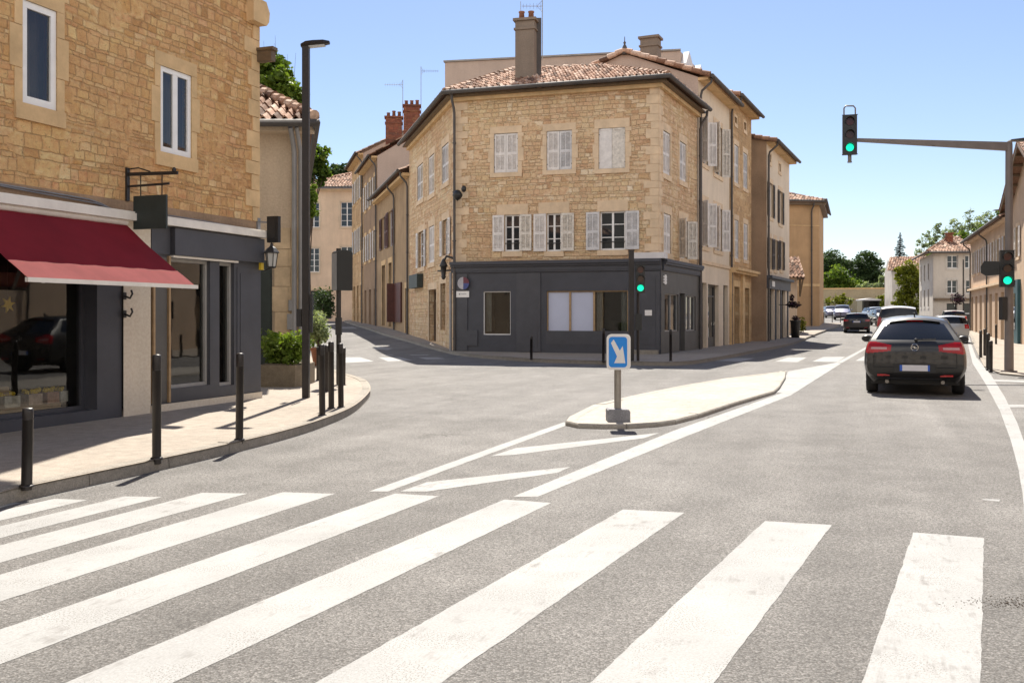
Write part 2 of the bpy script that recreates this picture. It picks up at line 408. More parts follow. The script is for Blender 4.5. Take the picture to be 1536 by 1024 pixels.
M['zinc'] = plain('weathered zinc', (.085, .076, .072), .7, .2, 3, .1)
M['pipe_grey'] = plain('grey downpipe', (.26, .26, .27), .5, .15, 3, .3)
M['iron'] = plain('black wrought iron', (.018, .017, .017), .5, .2, 8)
M['post'] = plain('dark brown powder coat', (.024, .020, .019), .42, .2, 5, .2)
M['post_grey'] = plain('grey brown steel paint', (.17, .145, .135), .42, .12, 3, .3)
M['lamp_glass'] = plain('lamp glass', (.5, .5, .48), .2, .05, 4)
M['signal_black'] = plain('signal housing black', (.014, .016, .017), .4, .15, 6)
M['signal_off'] = plain('unlit signal lens', (.06, .012, .008), .2, .2, 30)
M['amber_off'] = plain('unlit amber lens', (.05, .02, .01), .2, .2, 30)
M['green_lit'] = lit('lit green signal lens', (.0, .62, .33), .55)
M['chimney_brick'] = masonry('red chimney brick', [(.20, .065, .04), (.26, .09, .055)], (.16, .08, .06), .22, .075, .12, .3, .01, .2, .2)
M['chimney_render'] = plaster('chimney render', (.25, .20, .16), .4)
M['pot'] = plain('terracotta pot', (.24, .105, .065), .8, .25, 6)
M['awning'] = plain('burgundy awning cloth', (.175, .0125, .021), .85, .12, 2.0, 0, .12, 25, .15)
M['awning_sunlit'] = plain('coral painted sunlight on awning cloth', (.88, .30, .25), .85, .1, 2.0, 0, .12, 25, .15)  # sunlight on the awning's lower edge, put into the cloth colour
M['glass'] = glass('window glass')
M['shop_glass'] = glass('shop window glass', see=1)
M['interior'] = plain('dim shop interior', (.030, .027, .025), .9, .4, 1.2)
M['counter'] = plain('wooden counter', (.24, .15, .07), .6, .25, 6)
M['yellow'] = plain('yellow paint', (.62, .43, .03), .5, .15, 5)
M['paper'] = plain('pale display paper', (.55, .50, .44), .8, .2, 8)
M['blind'] = plain('pale lilac roller blind', (.50, .53, .66), .8, .05, 1.0)
M['curtain'] = plain('grey curtain', (.30, .30, .29), .9, .2, 3)
M['reflection_blue'] = plain('blue grey pane reflection', (.10, .15, .20), .9, .2, 3)  # colour of the reflection in the pane
M['curtain_brown'] = plain('brown curtain', (.13, .09, .065), .9, .2, 3)
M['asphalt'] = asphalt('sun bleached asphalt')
M['pavement'] = concrete('sanded concrete paving', (.30, .262, .22))
M['kerb'] = concrete('granite kerb', (.27, .245, .21))
M['island'] = concrete('pale concrete island', (.36, .335, .295))
M['paint'] = roadpaint('worn white road paint')
M['soil'] = plain('bare ground', (.16, .13, .09), .95, .3, .8)
M['sign_blue'] = plain('blue sign sheeting', (.005, .24, .75), .35, .06, 3)
M['sign_white'] = plain('white sign sheeting', (.78, .76, .74), .4, .06, 3)
M['faded_white'] = plain('faded grey white sheeting', (.40, .39, .42), .4, .2, 9)
M['faded_blue'] = plain('faded blue sheeting', (.05, .07, .22), .4, .2, 9)
M['sign_red'] = plain('faded red sheeting', (.13, .03, .05), .4, .06, 3)
M['steel'] = plain('galvanised steel', (.30, .28, .25), .4, .15, 5, .6)
M['old_wall'] = concrete('mossy boundary wall', (.33, .285, .20))
M['block'] = concrete('grey concrete block', (.25, .25, .265))
M['planter'] = concrete('mossy stone trough', (.20, .165, .12))
M['bark'] = plain('bark', (.075, .055, .04), .95, .3, 8, 0, .6, 20)
M['leaf_mid'] = varied('broadleaf green', [(0, (.035, .065, .012)), (.5, (.08, .14, .020)), (1, (.26, .33, .06))], .55, .6)
M['leaf_light'] = varied('fresh spring leaf', [(0, (.06, .10, .012)), (.5, (.12, .19, .022)), (1, (.21, .28, .05))], .6, .4)
M['leaf_dark'] = varied('evergreen oak leaf', [(0, (.022, .042, .016)), (.5, (.042, .075, .024)), (1, (.08, .125, .035))], .65, .3)
M['leaf_blue'] = varied('grey green poplar leaf', [(0, (.16, .20, .12)), (.5, (.23, .29, .17)), (1, (.33, .38, .23))], .6, .5)
M['leaf_lime'] = varied('yellow green leaf', [(0, (.07, .085, .006)), (.5, (.16, .18, .012)), (1, (.26, .27, .03))], .6, .4)
M['needle'] = varied('blue conifer needle', [(0, (.012, .028, .022)), (1, (.035, .065, .055))], .7, .1)
M['flower'] = varied('dark purple petunia', [(0, (.008, .010, .006)), (.6, (.03, .02, .025)), (1, (.10, .03, .07))], .6, .2)
M['rubber'] = plain('tyre rubber', (.015, .015, .016), .8, .2, 10)
M['rim'] = plain('alloy rim', (.35, .35, .36), .35, .1, 6, .8)
M['black_plastic'] = plain('black trim plastic', (.013, .013, .014), .5, .2, 8)
M['chrome'] = plain('chrome', (.55, .55, .56), .15, .05, 6, 1.0)
M['tail_red'] = plain('red lamp lens', (.36, .006, .012), .25, .25, 9, 0, 0, 40, .3, .25)
M['tail_clear'] = plain('pale lamp lens', (.36, .14, .14), .15, .2, 12, 0, 0, 40, .6, .8)
M['plate'] = plain('white number plate', (.66, .66, .70), .4, .05, 3)
M['plate_blue'] = plain('blue plate band', (.02, .10, .48), .4, .05, 3)
M['car_glass'] = glass('tinted car glass', (.008, .009, .010), 0, .02)
def carpaint(name, c, metal=.35, coat=.8):
    k = NT(name); k.col(c); k.set(Roughness=.42, Metallic=metal, Coat_Weight=coat, Coat_Roughness=.03)
    k.bump(k.noise(k.obj(), 1.2, 2), .04, .02)
    return k.m
M['paint_graphite'] = carpaint('graphite brown car paint', (.009, .0078, .0072), .0, .5)
M['paint_maroon'] = carpaint('black cherry car paint', (.012, .008, .009), 0, .6)
M['paint_white'] = carpaint('white car paint', (.55, .53, .52), 0)
M['paint_blue'] = carpaint('grey blue car paint', (.13, .13, .19))
M['paint_silver'] = carpaint('silver car paint', (.36, .38, .40), .6)
M['teal'] = plain('teal door paint', (.015, .075, .095), .5, .2, 3)
M['umber_steel'] = plain('rooftop membrane grey', (.30, .28, .26), .7, .2, 2)
M['white_panel'] = plain('white roof panel', (.62, .60, .60), .6, .06, 2)
# ------------------------------------------------------------------ ground, road, pavements
def smooth_poly(pts, n=6, closed=False):
    out = []; P = [Vector(p[:2]) for p in pts]; N = len(P)
    rng = range(N if closed else N - 1)
    for i in rng:
        g = (lambda k: P[k % N]) if closed else (lambda k: P[min(max(k, 0), N - 1)])
        a, b, c, d = g(i - 1), g(i), g(i + 1), g(i + 2)
        for k in range(n):
            t = k / n
            out.append(.5 * ((2 * b) + (c - a) * t + (2 * a - 5 * b + 4 * c - d) * t * t + (3 * b - a - 3 * c + d) * t ** 3))
    if not closed: out.append(P[-1])
    return out
def sheet(name, pts, h, mat, parent=None, step=2.0, flatfrom=33):
    P2 = [Vector((p[0], p[1])) for p in pts]; N = len(P2)
    vv, _, ff, *_r = delaunay_2d_cdt(P2, [(i, (i + 1) % N) for i in range(N)], [], 1, 1e-5)
    bm = bmesh.new(); bv = [bm.verts.new((p.x, p.y, 0)) for p in vv]
    for f in ff: bm.faces.new([bv[i] for i in f])
    ys = [v.co.y for v in bm.verts]; xs = [v.co.x for v in bm.verts]
    if max(ys) > flatfrom:
        y = max(flatfrom, math.floor(min(ys) / step) * step)
        while y < max(ys):
            bmesh.ops.bisect_plane(bm, geom=bm.verts[:] + bm.edges[:] + bm.faces[:], plane_co=(0, y, 0), plane_no=(0, 1, 0)); y += step * (1 if y < 120 else 8)
        x = math.floor(min(xs) / 4) * 4
        while x < max(xs):
            bmesh.ops.bisect_plane(bm, geom=bm.verts[:] + bm.edges[:] + bm.faces[:], plane_co=(x, 0, 0), plane_no=(1, 0, 0)); x += 4 if abs(x) < 60 else 20
    for v in bm.verts: v.co.z = gz(v.co.x, v.co.y) + h
    bmesh.ops.recalc_face_normals(bm, faces=bm.faces)
    if sum(f.normal.z * f.calc_area() for f in bm.faces) < 0: bmesh.ops.reverse_faces(bm, faces=bm.faces)
    me = bpy.data.meshes.new(name); bm.to_mesh(me); bm.free(); me.materials.append(mat)
    o = bpy.data.objects.new(name, me); COL.objects.link(o)
    if parent: attach(o, parent)
    return o
def kerb(parent, line, h, side, w=.16, stone=1.0, gap=.010):
    """kerb stones along a polyline; side=+1 puts the pavement to the left of the direction of travel"""
    mb = MB(); acc = 0; start = 0; pts = [Vector(p[:2]) for p in line]
    def nrm(i):
        d = (pts[min(i + 1, len(pts) - 1)] - pts[max(i - 1, 0)]).normalized(); return Vector((-d.y, d.x)) * side
    def sect(p, n):
        z = gz(p.x, p.y); q = p + n * w; zi = z + h
        return [Vector((p.x, p.y, z - .06)), Vector((p.x + n.x * .012, p.y + n.y * .012, zi - .025)), Vector((p.x + n.x * .035, p.y + n.y * .035, zi)), Vector((q.x, q.y, zi)), Vector((q.x, q.y, z - .06))]
    run = []
    for i in range(len(pts) - 1):
        seg = pts[i + 1] - pts[i]; n0, n1 = nrm(i), nrm(i + 1); k = max(1, int(seg.length / .25))
        for j in range(k):
            t = j / k; run.append((pts[i] + seg * t, (n0 + (n1 - n0) * t).normalized()))
    run.append((pts[-1], nrm(len(pts) - 1)))
    cur = [run[0]]; L = 0
    for a, b in zip(run, run[1:]):
        cur.append(b); L += (b[0] - a[0]).length
        if L >= stone:
            last = b[0] - (b[0] - a[0]).normalized() * gap
            rows = [sect(p, n) for p, n in cur[:-1]] + [sect(last, b[1])]
            dz = random.uniform(-.004, .004); rows = [[q + Vector((0, 0, dz)) for q in r] for r in rows]
            mb.grid(rows); mb.face(rows[0][::-1]); mb.face(rows[-1]); cur = [b]; L = 0
    if len(cur) > 1:
        rows = [sect(p, n) for p, n in cur]; mb.grid(rows); mb.face(rows[0]); mb.face(rows[-1])
    return mb.build('kerb', M['kerb'], parent)

mb = MB(); ys = [-40, -10, 10, 25, 33] + list(range(36, 160, 4)) + [170, 200, 260, 340, 460, 700]
xs = [-700, -400, -220, -140, -90, -60] + list(range(-48, 120, 6)) + [140, 180, 260, 420, 700]
mb.grid([[Vector((x, y, gz(x, y) - .03)) for x in xs] for y in ys])
ground = struct(mb.build('ground', M['soil']), 'bare ground reaching out beyond the streets', 'ground')
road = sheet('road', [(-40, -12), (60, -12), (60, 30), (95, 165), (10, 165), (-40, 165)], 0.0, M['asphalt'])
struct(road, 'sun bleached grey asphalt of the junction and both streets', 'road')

def gp(px, py, h=0.0): return G(px, py, h)
def rough(pts, amp=.004, step=.05):
    out = []
    for p, q in zip(pts, list(pts[1:]) + [pts[0]]):
        p, q = Vector(p[:2]), Vector(q[:2]); d = q - p; L = d.length; n = min(120, max(1, int(L / step))); nn = Vector((-d.y, d.x)) / max(L, 1e-6)
        ph = random.random() * 9
        for i in range(n): out.append(p + d * (i / n) + nn * (0 if i == 0 else random.gauss(0, amp * .35) + amp * .35 * math.sin(i * .5 + ph)))
    return out
def mark(name, pix, h=.002):
    if name in ('painted_wedge', 'parking_line'): h = .0048
    return sheet(name, rough([gp(x, y) for x, y in pix], .004 if pix[0][1] > 580 else .002, .05 if pix[0][1] > 580 else .3), h, M['paint'], road)
# near zebra crossing: far corners measured, stripes run along the road
for (xa, ya, xb, yb, vx) in [(1370, 798, 1474, 806, 1480), (1147, 781, 1246, 787, 1478), (936, 764, 1028, 769, 1452), (757, 749, 827, 754, 1416), (592, 740, 659, 744, 1364), (425, 738, 504, 740, 1331), (303, 739, 372, 740, 1322), (188, 744, 243, 745, 1310), (82, 748, 132, 750, 1300), (-6, 753, 32, 754, 1300)]:
    a, b = gp(xa, ya), gp(xb, yb); n = Vector(((vx - CX) / FP, 1, 0)).normalized() * -4.6
    rnd = lambda: Vector((random.uniform(-.01, .01), random.uniform(-.01, .01), 0))
    sheet('zebra_stripe', rough([a + rnd(), b + rnd(), b + n * (random.uniform(.98, 1.02)), a + n]), .002, M['paint'], road)
# hatching before the island and the lines that bound it
mark('hatch_bar', [(600, 737), (640, 723), (856, 700), (836, 709), (641, 737)])
mark('hatch_bar', [(736, 684), (773, 672), (989, 649), (966, 657), (772, 682)])
mark('lane_line', [(553, 737), (582, 737), (852, 637), (846, 633)])
mark('lane_line', [(769, 745), (806, 745), (1030, 654), (1188, 592), (1180, 587), (1010, 646)])
mark('painted_wedge', [(1162, 588), (1188, 592), (1262, 545), (1254, 544), (1182, 557), (1172, 575)])
mark('lane_line', [(1254, 544), (1263, 544), (1306, 519), (1301, 519)])
# edge line on the right
mark('edge_line', [(1450, 505), (1459, 545), (1478, 575), (1500, 616), (1516, 660), (1527, 700), (1534, 740), (1537, 775), (1560, 775), (1552, 720), (1541, 676), (1526, 634), (1507, 595), (1487, 563), (1464, 535), (1454, 505)])
mark('parking_line', [(1512, 607), (1540, 607), (1540, 611), (1514, 611)])
mark('parking_line', [(1484, 569), (1545, 571), (1545, 574), (1487, 572)])
mark('paint_scrap', [(1472, 748), (1500, 749), (1499, 752), (1476, 750)])
# zebra crossings on the two far arms
for q in [((1066, 541), (1100, 537), (1133, 537), (1112, 542)), ((1163, 542), (1182, 536), (1210, 536), (1196, 543)), ((1218, 542), (1236, 535), (1268, 535), (1256, 543)), ((1283, 541), (1296, 534), (1312, 534), (1306, 541))]: mark('zebra_stripe', q)
for q in [((519, 544), (512, 535), (534, 533), (561, 542)), ((582, 542), (562, 533), (588, 532), (618, 540)), ((640, 539), (612, 531), (634, 530), (668, 538)), ((508, 493), (500, 490), (530, 490), (536, 493)), ((560, 523), (566, 520), (590, 522), (582, 525))]: mark('zebra_stripe', q)
# dark repair and debris at the right
mb = MB()
c0 = gp(1500, 905)
for _ in range(420):
    p = c0 + Vector((random.gauss(.12, .16), random.gauss(0, .06), .003)); s = random.uniform(.001, .0042)
    mb.blob(p, (s, s, s * .6), 5, 3, .3)
grit = mb.build('gravel_spill', plain('dark grit', (.09, .07, .055), .95, .4, 60))
tag(grit, 'dark spill of grit at the end of the right hand zebra stripe', 'grit', None, 'stuff')

# left pavement
kl = [gp(*p) for p in [(-260, 870), (-120, 808), (0, 760), (70, 743), (150, 725), (240, 705), (330, 684), (420, 661), (480, 642), (528, 621), (550, 602), (556, 590), (549, 578), (530, 570), (508, 563), (490, 553), (480, 541)]]
kl2 = [Vector((-8.2, 36)), Vector((-10.5, 45)), Vector((-13.0, 56)), Vector((-16.5, 72))]
kline = smooth_poly([(p.x, p.y) for p in kl], 6) + [Vector((p.x, p.y)) for p in kl2]
pl = sheet('pavement', [(-30, kl[0].y)] + [(p.x, p.y) for p in kline] + [(-30, 72)], PAV - .006, M['pavement'])
struct(pl, 'pale sandy pavement curving round the left corner', 'pavement'); kerb(pl, kline, PAV, 1)
# pavement round the wedge building
kc = [gp(*p) for p in [(516, 483), (559, 497), (612, 513), (660, 527), (700, 535), (770, 541), (850, 545), (960, 548), (1020, 548), (1062, 543), (1105, 535), (1150, 526), (1190, 517), (1222, 504), (1256, 491), (1262, 486)]]
kcl = smooth_poly([(p.x, p.y) for p in kc], 5)
pc = sheet('pavement', [(p.x, p.y) for p in kcl] + [(26, 90), (-14, 90)], PAV - .006, M['pavement'])
struct(pc, 'shaded pavement wrapping the stone corner building', 'pavement'); kerb(pc, kcl, PAV, 1)
# right pavement
kr = [gp(*p) for p in [(1640, 572), (1540, 566), (1500, 562), (1476, 551), (1466, 530), (1457, 508), (1449, 495)]]
krl = [Vector((p.x, p.y)) for p in kr] + [Vector((kr[-1].x + .3355 * 28 / .942, kr[-1].y + 28))]
pr = sheet('pavement', [(p.x, p.y) for p in krl] + [(70, krl[-1].y), (50, kr[0].y)], .05 - .006, M['pavement'])
struct(pr, 'sunlit pavement along the right hand row of houses', 'pavement'); kerb(pr, krl, .05, -1)
# traffic island
isl = [gp(*p, .0) for p in [(850, 638), (868, 642), (900, 643), (940, 643), (985, 640), (1012, 636), (1050, 626), (1100, 609), (1160, 591), (1168, 584), (1177, 569), (1178, 560), (1090, 571), (1021, 583), (951, 598), (890, 613), (855, 631)]]
ip = [(p.x, p.y) for p in isl]
isle = sheet('traffic_island', ip, .066, M['island'])
struct(isle, 'raised pale concrete island at the middle of the junction', 'traffic island')
ring = [Vector((x, y)) for x, y in ip]; dense = []
for i in range(len(ring)):
    p, q = ring[i], ring[(i + 1) % len(ring)]; n = max(1, round((q - p).length / .12)); dense += [p.lerp(q, j / n) for j in range(n)]
N_ = len(dense); mbk = MB()
def isl_sec(i, shift=0.0):
    a, b = dense[(i - 2) % N_], dense[(i + 2) % N_]; d = (b - a).normalized(); n = Vector((d.y, -d.x)); p = dense[i % N_] + d * shift
    f = lambda k, z: Vector((p.x + n.x * k, p.y + n.y * k, z))
    return [f(.02, -.05), f(.016, .045), f(.004, .064), f(-.02, .070), f(-.14, .070)]
for i in range(0, N_, 8):
    rows = [isl_sec(j) for j in range(i, min(i + 8, N_))] + [isl_sec(min(i + 8, N_), -.010)]; dz = random.uniform(-.003, .003); rows = [[q + Vector((0, 0, dz)) for q in r] for r in rows]
    mbk.grid(rows); mbk.face(rows[0]); mbk.face(rows[-1])
mbk.build('kerb', M['island'], isle)

# ------------------------------------------------------------------ building kit
class Bld:
    def __init__(s, name, label, cat, loc, group=None): s.root = thing(name, label, cat, loc, group); s.w = {}
    def mb(s, key, part='wall'): return s.w.setdefault((part, key), MB())
    def wall(s, key, F, u0, u1, z0, z1, ops=(), depth=.2, n=0.0, part='wall'):
        mb = s.mb(key, part); cu = sorted({u0, u1, *[v for o in ops for v in o[:2] if u0 < v < u1]}); cz = sorted({z0, z1, *[v for o in ops for v in o[2:4] if z0 < v < z1]})
        for a, b in zip(cu, cu[1:]):
            for c, d in zip(cz, cz[1:]):
                m, q = (a + b) / 2, (c + d) / 2
                if any(o[0] < m < o[1] and o[2] < q < o[3] for o in ops): continue
                mb.face([F.p(a, c, n), F.p(b, c, n), F.p(b, d, n), F.p(a, d, n)])
        for a, b, c, d in [o[:4] for o in ops]:
            e = n - depth
            mb.face([F.p(a, c, n), F.p(a, d, n), F.p(a, d, e), F.p(a, c, e)]); mb.face([F.p(b, d, n), F.p(b, c, n), F.p(b, c, e), F.p(b, d, e)])
            mb.face([F.p(a, c, e), F.p(b, c, e), F.p(b, c, n), F.p(a, c, n)]); mb.face([F.p(a, d, n), F.p(b, d, n), F.p(b, d, e), F.p(a, d, e)])
        return s
    def done(s):
        for (part, key), mb in s.w.items(): mb.build(part, M[key], s.root)
        s.w = {}
    def part(s, name, mb, key, smooth=False): return mb.build(name, M[key], s.root, smooth)

def shutter_mb(F, u0, u1, z0, z1, n0, solid=False, pitch=.055):
    mb = MB(); t = .038; w = min(.07, (u1 - u0) * .16); zm = z0 + (z1 - z0) * .48
    if solid:
        mb.fbox(F, u0, u1, z0, z1, n0, n0 + t)
        for k in (.02, .98): mb.fbox(F, u0 + w, u1 - w, z0 + (z1 - z0) * k - .03, z0 + (z1 - z0) * k + .03, n0 + t, n0 + t + .02)
        return mb
    mb.fbox(F, u0, u0 + w, z0, z1, n0, n0 + t); mb.fbox(F, u1 - w, u1, z0, z1, n0, n0 + t)
    mid = (u0 + u1) / 2
    for a, b in ((z0, z0 + .10), (zm - .05, zm + .05), (z1 - .08, z1)): mb.fbox(F, u0 + w, u1 - w, a, b, n0 + .002, n0 + t - .002)
    if u1 - u0 > .38: mb.fbox(F, mid - .018, mid + .018, z0 + .1, z1 - .08, n0 + .02, n0 + t - .004)
    for lo, hi in ((z0 + .10, zm - .05), (zm + .05, z1 - .08)):
        z = lo
        while z < hi - .02:
            mb.hexa([F.p(u0 + w, z, n0 + t - .006), F.p(u1 - w, z, n0 + t - .006), F.p(u1 - w, z + .022, n0 + .004), F.p(u0 + w, z + .022, n0 + .004),
                     F.p(u0 + w, z + .008, n0 + t - .004), F.p(u1 - w, z + .008, n0 + t - .004), F.p(u1 - w, z + .030, n0 + .006), F.p(u0 + w, z + .030, n0 + .006)])
            z += pitch
    mb.fbox(F, u0 + w, u1 - w, z0 + .05, z1 - .05, n0 + .000, n0 + .003)
    return mb
def hinge_bits(mb, F, u, z0, z1, n):
    for k in (.15, .85): mb.fbox(F, u - .03, u + .03, z0 + (z1 - z0) * k - .02, z0 + (z1 - z0) * k + .02, n, n + .02)
def frame_mb(F, u0, u1, z0, z1, n, leaves=2, bars=2, w=.055, t=.05):
    mb = MB(); f = lambda a, b, c, d, k=0: mb.fbox(F, a, b, c, d, n, n + t - k)
    f(u0, u0 + w, z0, z1); f(u1 - w, u1, z0, z1); f(u0 + w, u1 - w, z0, z0 + w * 1.2); f(u0 + w, u1 - w, z1 - w, z1)
    for k in range(1, leaves):
        m = u0 + (u1 - u0) * k / leaves; f(m - w * .7, m + w * .7, z0 + w * 1.2, z1 - w, .004)
    for k in range(leaves):
        a = u0 + (u1 - u0) * k / leaves + w * .8; b = u0 + (u1 - u0) * (k + 1) / leaves - w * .8
        for j in range(1, bars + 1):
            z = z0 + (z1 - z0) * j / (bars + 1); f(a, b, z - .016, z + .016, .012)
    return mb
def pane(F, box, n, parent, key='glass', name='pane', wob=0):
    mb = MB(); a, b, c, d = box
    mb.face([F.p(a, c, n + random.uniform(-wob, wob)), F.p(b, c, n + random.uniform(-wob, wob)), F.p(b, d, n + random.uniform(-wob, wob)), F.p(a, d, n + random.uniform(-wob, wob))])
    return mb.build(name, M[key], parent)
def shv(sh): return random.choice(['shutter', 'shutter', 'shutter_cream', 'shutter_grey']) if sh == 'shutter' else sh
def window(b, F, box, kind='plain', surround=None, sw=.14, lint=.28, sill=.16, depth=.2, frame='frame_white', leaves=2, bars=2, sh='shutter', shw=None, solid=False, proud=.02, fw=.055, rail=False, glasskey='glass', extra=0.0, sides=(1, 1)):
    u0, u1, z0, z1 = box
    if surround:
        mb = MB()
        mb.fbox(F, u0 - sw - extra, u1 + sw + extra, z1, z1 + lint, -.05, proud); mb.fbox(F, u0 - sw, u1 + sw, z0 - sill, z0, -.05, proud + .025)
        if sw > .03:
            z = z0; k = 0
            while z < z1 - .01:
                h = min(z1 - z, .42 + .1 * (k % 2)); e = .07 * (k % 2)
                mb.fbox(F, u0 - sw - e, u0, z + .004, z + h - .004, -.05, proud); mb.fbox(F, u1, u1 + sw + e, z + .004, z + h - .004, -.05, proud); z += h; k += 1
        root = mb.build('window', M[surround], b.root)
    else: root = None
    if kind == 'closed':
        m = (u0 + u1) / 2
        if not root: root = frame_mb(F, u0, u1, z0, z1, -.09, 1, 0).build('window', M[frame], b.root)
        for a, c in ((u0 + .012, m - .006), (m + .006, u1 - .012)): shutter_mb(F, a, c, z0 + .012, z1 - .012, -.055, solid).build('shutter', M[shv(sh)], root)
        mb = MB(); mb.fbox(F, u0, u1, z0, z1, -.10, -.09); hinge_bits(mb, F, u0, z0, z1, -.03); hinge_bits(mb, F, u1, z0, z1, -.03)
        mb.build('hinge', M['iron'], root)
        return root
    fr = frame_mb(F, u0, u1, z0, z1, -depth + .03, leaves, bars, fw)
    if not root: root = fr.build('window', M[frame], b.root)
    else: fr.build('frame', M[frame], root)
    pane(F, (u0 + .03, u1 - .03, z0 + .03, z1 - .03), -depth + .055, root, glasskey, wob=.004)
    if rail:
        mb = MB(); mb.fbox(F, u0 - .02, u1 + .02, z0 + .30, z0 + .325, -.05, -.03); mb.build('rail', M['iron'], root)
    if kind == 'open':
        w = shw or (u1 - u0) / 2
        if sides[0]:
            o = shutter_mb(F, u0 - w, u0 - .01, z0 + .01, z1 - .01, .035, solid).build('shutter', M[shv(sh)], root)
        if sides[1]: shutter_mb(F, u1 + .01, u1 + w, z0 + .01, z1 - .01, .035, solid).build('shutter', M[shv(sh)], root)
    if kind == 'ajar':     # shutters swung half way, seen edge on
        w = shw or (u1 - u0) / 2
        for s_, uu in ((-1, u0), (1, u1)):
            if not sides[0 if s_ < 0 else 1]: continue
            G2 = Fac((F.p(uu, 0, .0).x, F.p(uu, 0, .0).y), ((F.p(uu, 0, 0) + (F.d * s_ * .55 + F.n * .83) * w).x, (F.p(uu, 0, 0) + (F.d * s_ * .55 + F.n * .83) * w).y))
            shutter_mb(G2, 0, w, z0 + .01, z1 - .01, 0, solid).build('shutter', M[shv(sh)], root)
    return root
def door(b, F, box, key='door_dark', depth=.25, glassy=False, surround=None, arch=False, sw=.16):
    u0, u1, z0, z1 = box; mb = MB(); n = -depth
    w = .09
    mb.fbox(F, u0, u0 + w, z0, z1, n - .04, n + .05); mb.fbox(F, u1 - w, u1, z0, z1, n - .04, n + .05); mb.fbox(F, u0 + w, u1 - w, z1 - w, z1, n - .04, n + .05)
    mb.fbox(F, u0 + w, u1 - w, z1 - .55, z1 - .48, n - .04, n + .04)
    top = z1 - .55
    if not glassy:
        mb.fbox(F, u0 + w, u1 - w, z0, top, n - .04, n)
        for a, c in ((.08, .42), (.5, .92)): mb.fbox(F, u0 + w + .08, u1 - w - .08, z0 + (top - z0) * a, z0 + (top - z0) * c, n, n + .018)
    else:
        mb.fbox(F, u0 + w, u1 - w, z0, z0 + .45, n - .04, n + .02); mb.fbox(F, u0 + w, u0 + w + .07, z0 + .45, top, n - .04, n + .02); mb.fbox(F, u1 - w - .07, u1 - w, z0 + .45, top, n - .04, n + .02)
    root = mb.build('door', M[key], b.root)
    pane(F, (u0 + w, u1 - w, (z0 + .45) if glassy else (z1 - .48), z1 - w), n - .01, root)
    h = MB(); h.fbox(F, u1 - w - .09, u1 - w - .05, z0 + .98, z0 + 1.12, n + .02, n + .06); h.build('handle', M['chrome'], root)
    if surround:
        s = MB(); s.fbox(F, u0 - sw, u0, z0, z1, -.05, .02); s.fbox(F, u1, u1 + sw, z0, z1, -.05, .02); s.fbox(F, u0 - sw, u1 + sw, z1, z1 + .3, -.05, .025); s.build('surround', M[surround], root)
    return root
def quoins(b, F1, u1, F2, u2, z0, z1, key, h=.34, s1=-1, s2=1, k_=1.0):
    """corner stones on the corner shared by facade 1 (at u1, going s1) and facade 2 (at u2, going s2)"""
    mb = MB(); z = z0; k = 0
    while z < z1:
        t = min(h * random.uniform(.85, 1.2), z1 - z); a, c = (.62, .34) if k % 2 else (.34, .62)
        a *= random.uniform(.8, 1.15) * k_; c *= random.uniform(.8, 1.15) * k_
        for F, u, s_, L in ((F1, u1, s1, a), (F2, u2, s2, c)):
            if F is None: continue
            lo, hi = sorted((u, u + s_ * L)); mb.fbox(F, lo, hi, z + .005, z + t - .005, -.1, .018 + random.uniform(0, .008))
        z += t; k += 1
    return b.part('quoins', mb, key)
def gutter(b, pts, r=.075): return b.part('gutter', MB().tube(pts, r, 8), 'zinc', True)
def downpipe(b, F, u, ztop, zbot, eave=.45, key='zinc', r=.05, n=.09):
    pts = [F.p(u, ztop, eave), F.p(u, ztop - .22, eave - .02), F.p(u, ztop - .55, n + .05), F.p(u, ztop - .75, n), F.p(u, zbot, n)]
    mb = MB().tube(pts, r, 8)
    z = zbot + .5
    while z < ztop - 1: mb.tube([F.p(u, z, n), F.p(u, z + .05, n)], r * 1.35, 8); z += 1.9
    return b.part('downpipe', mb, key, True)

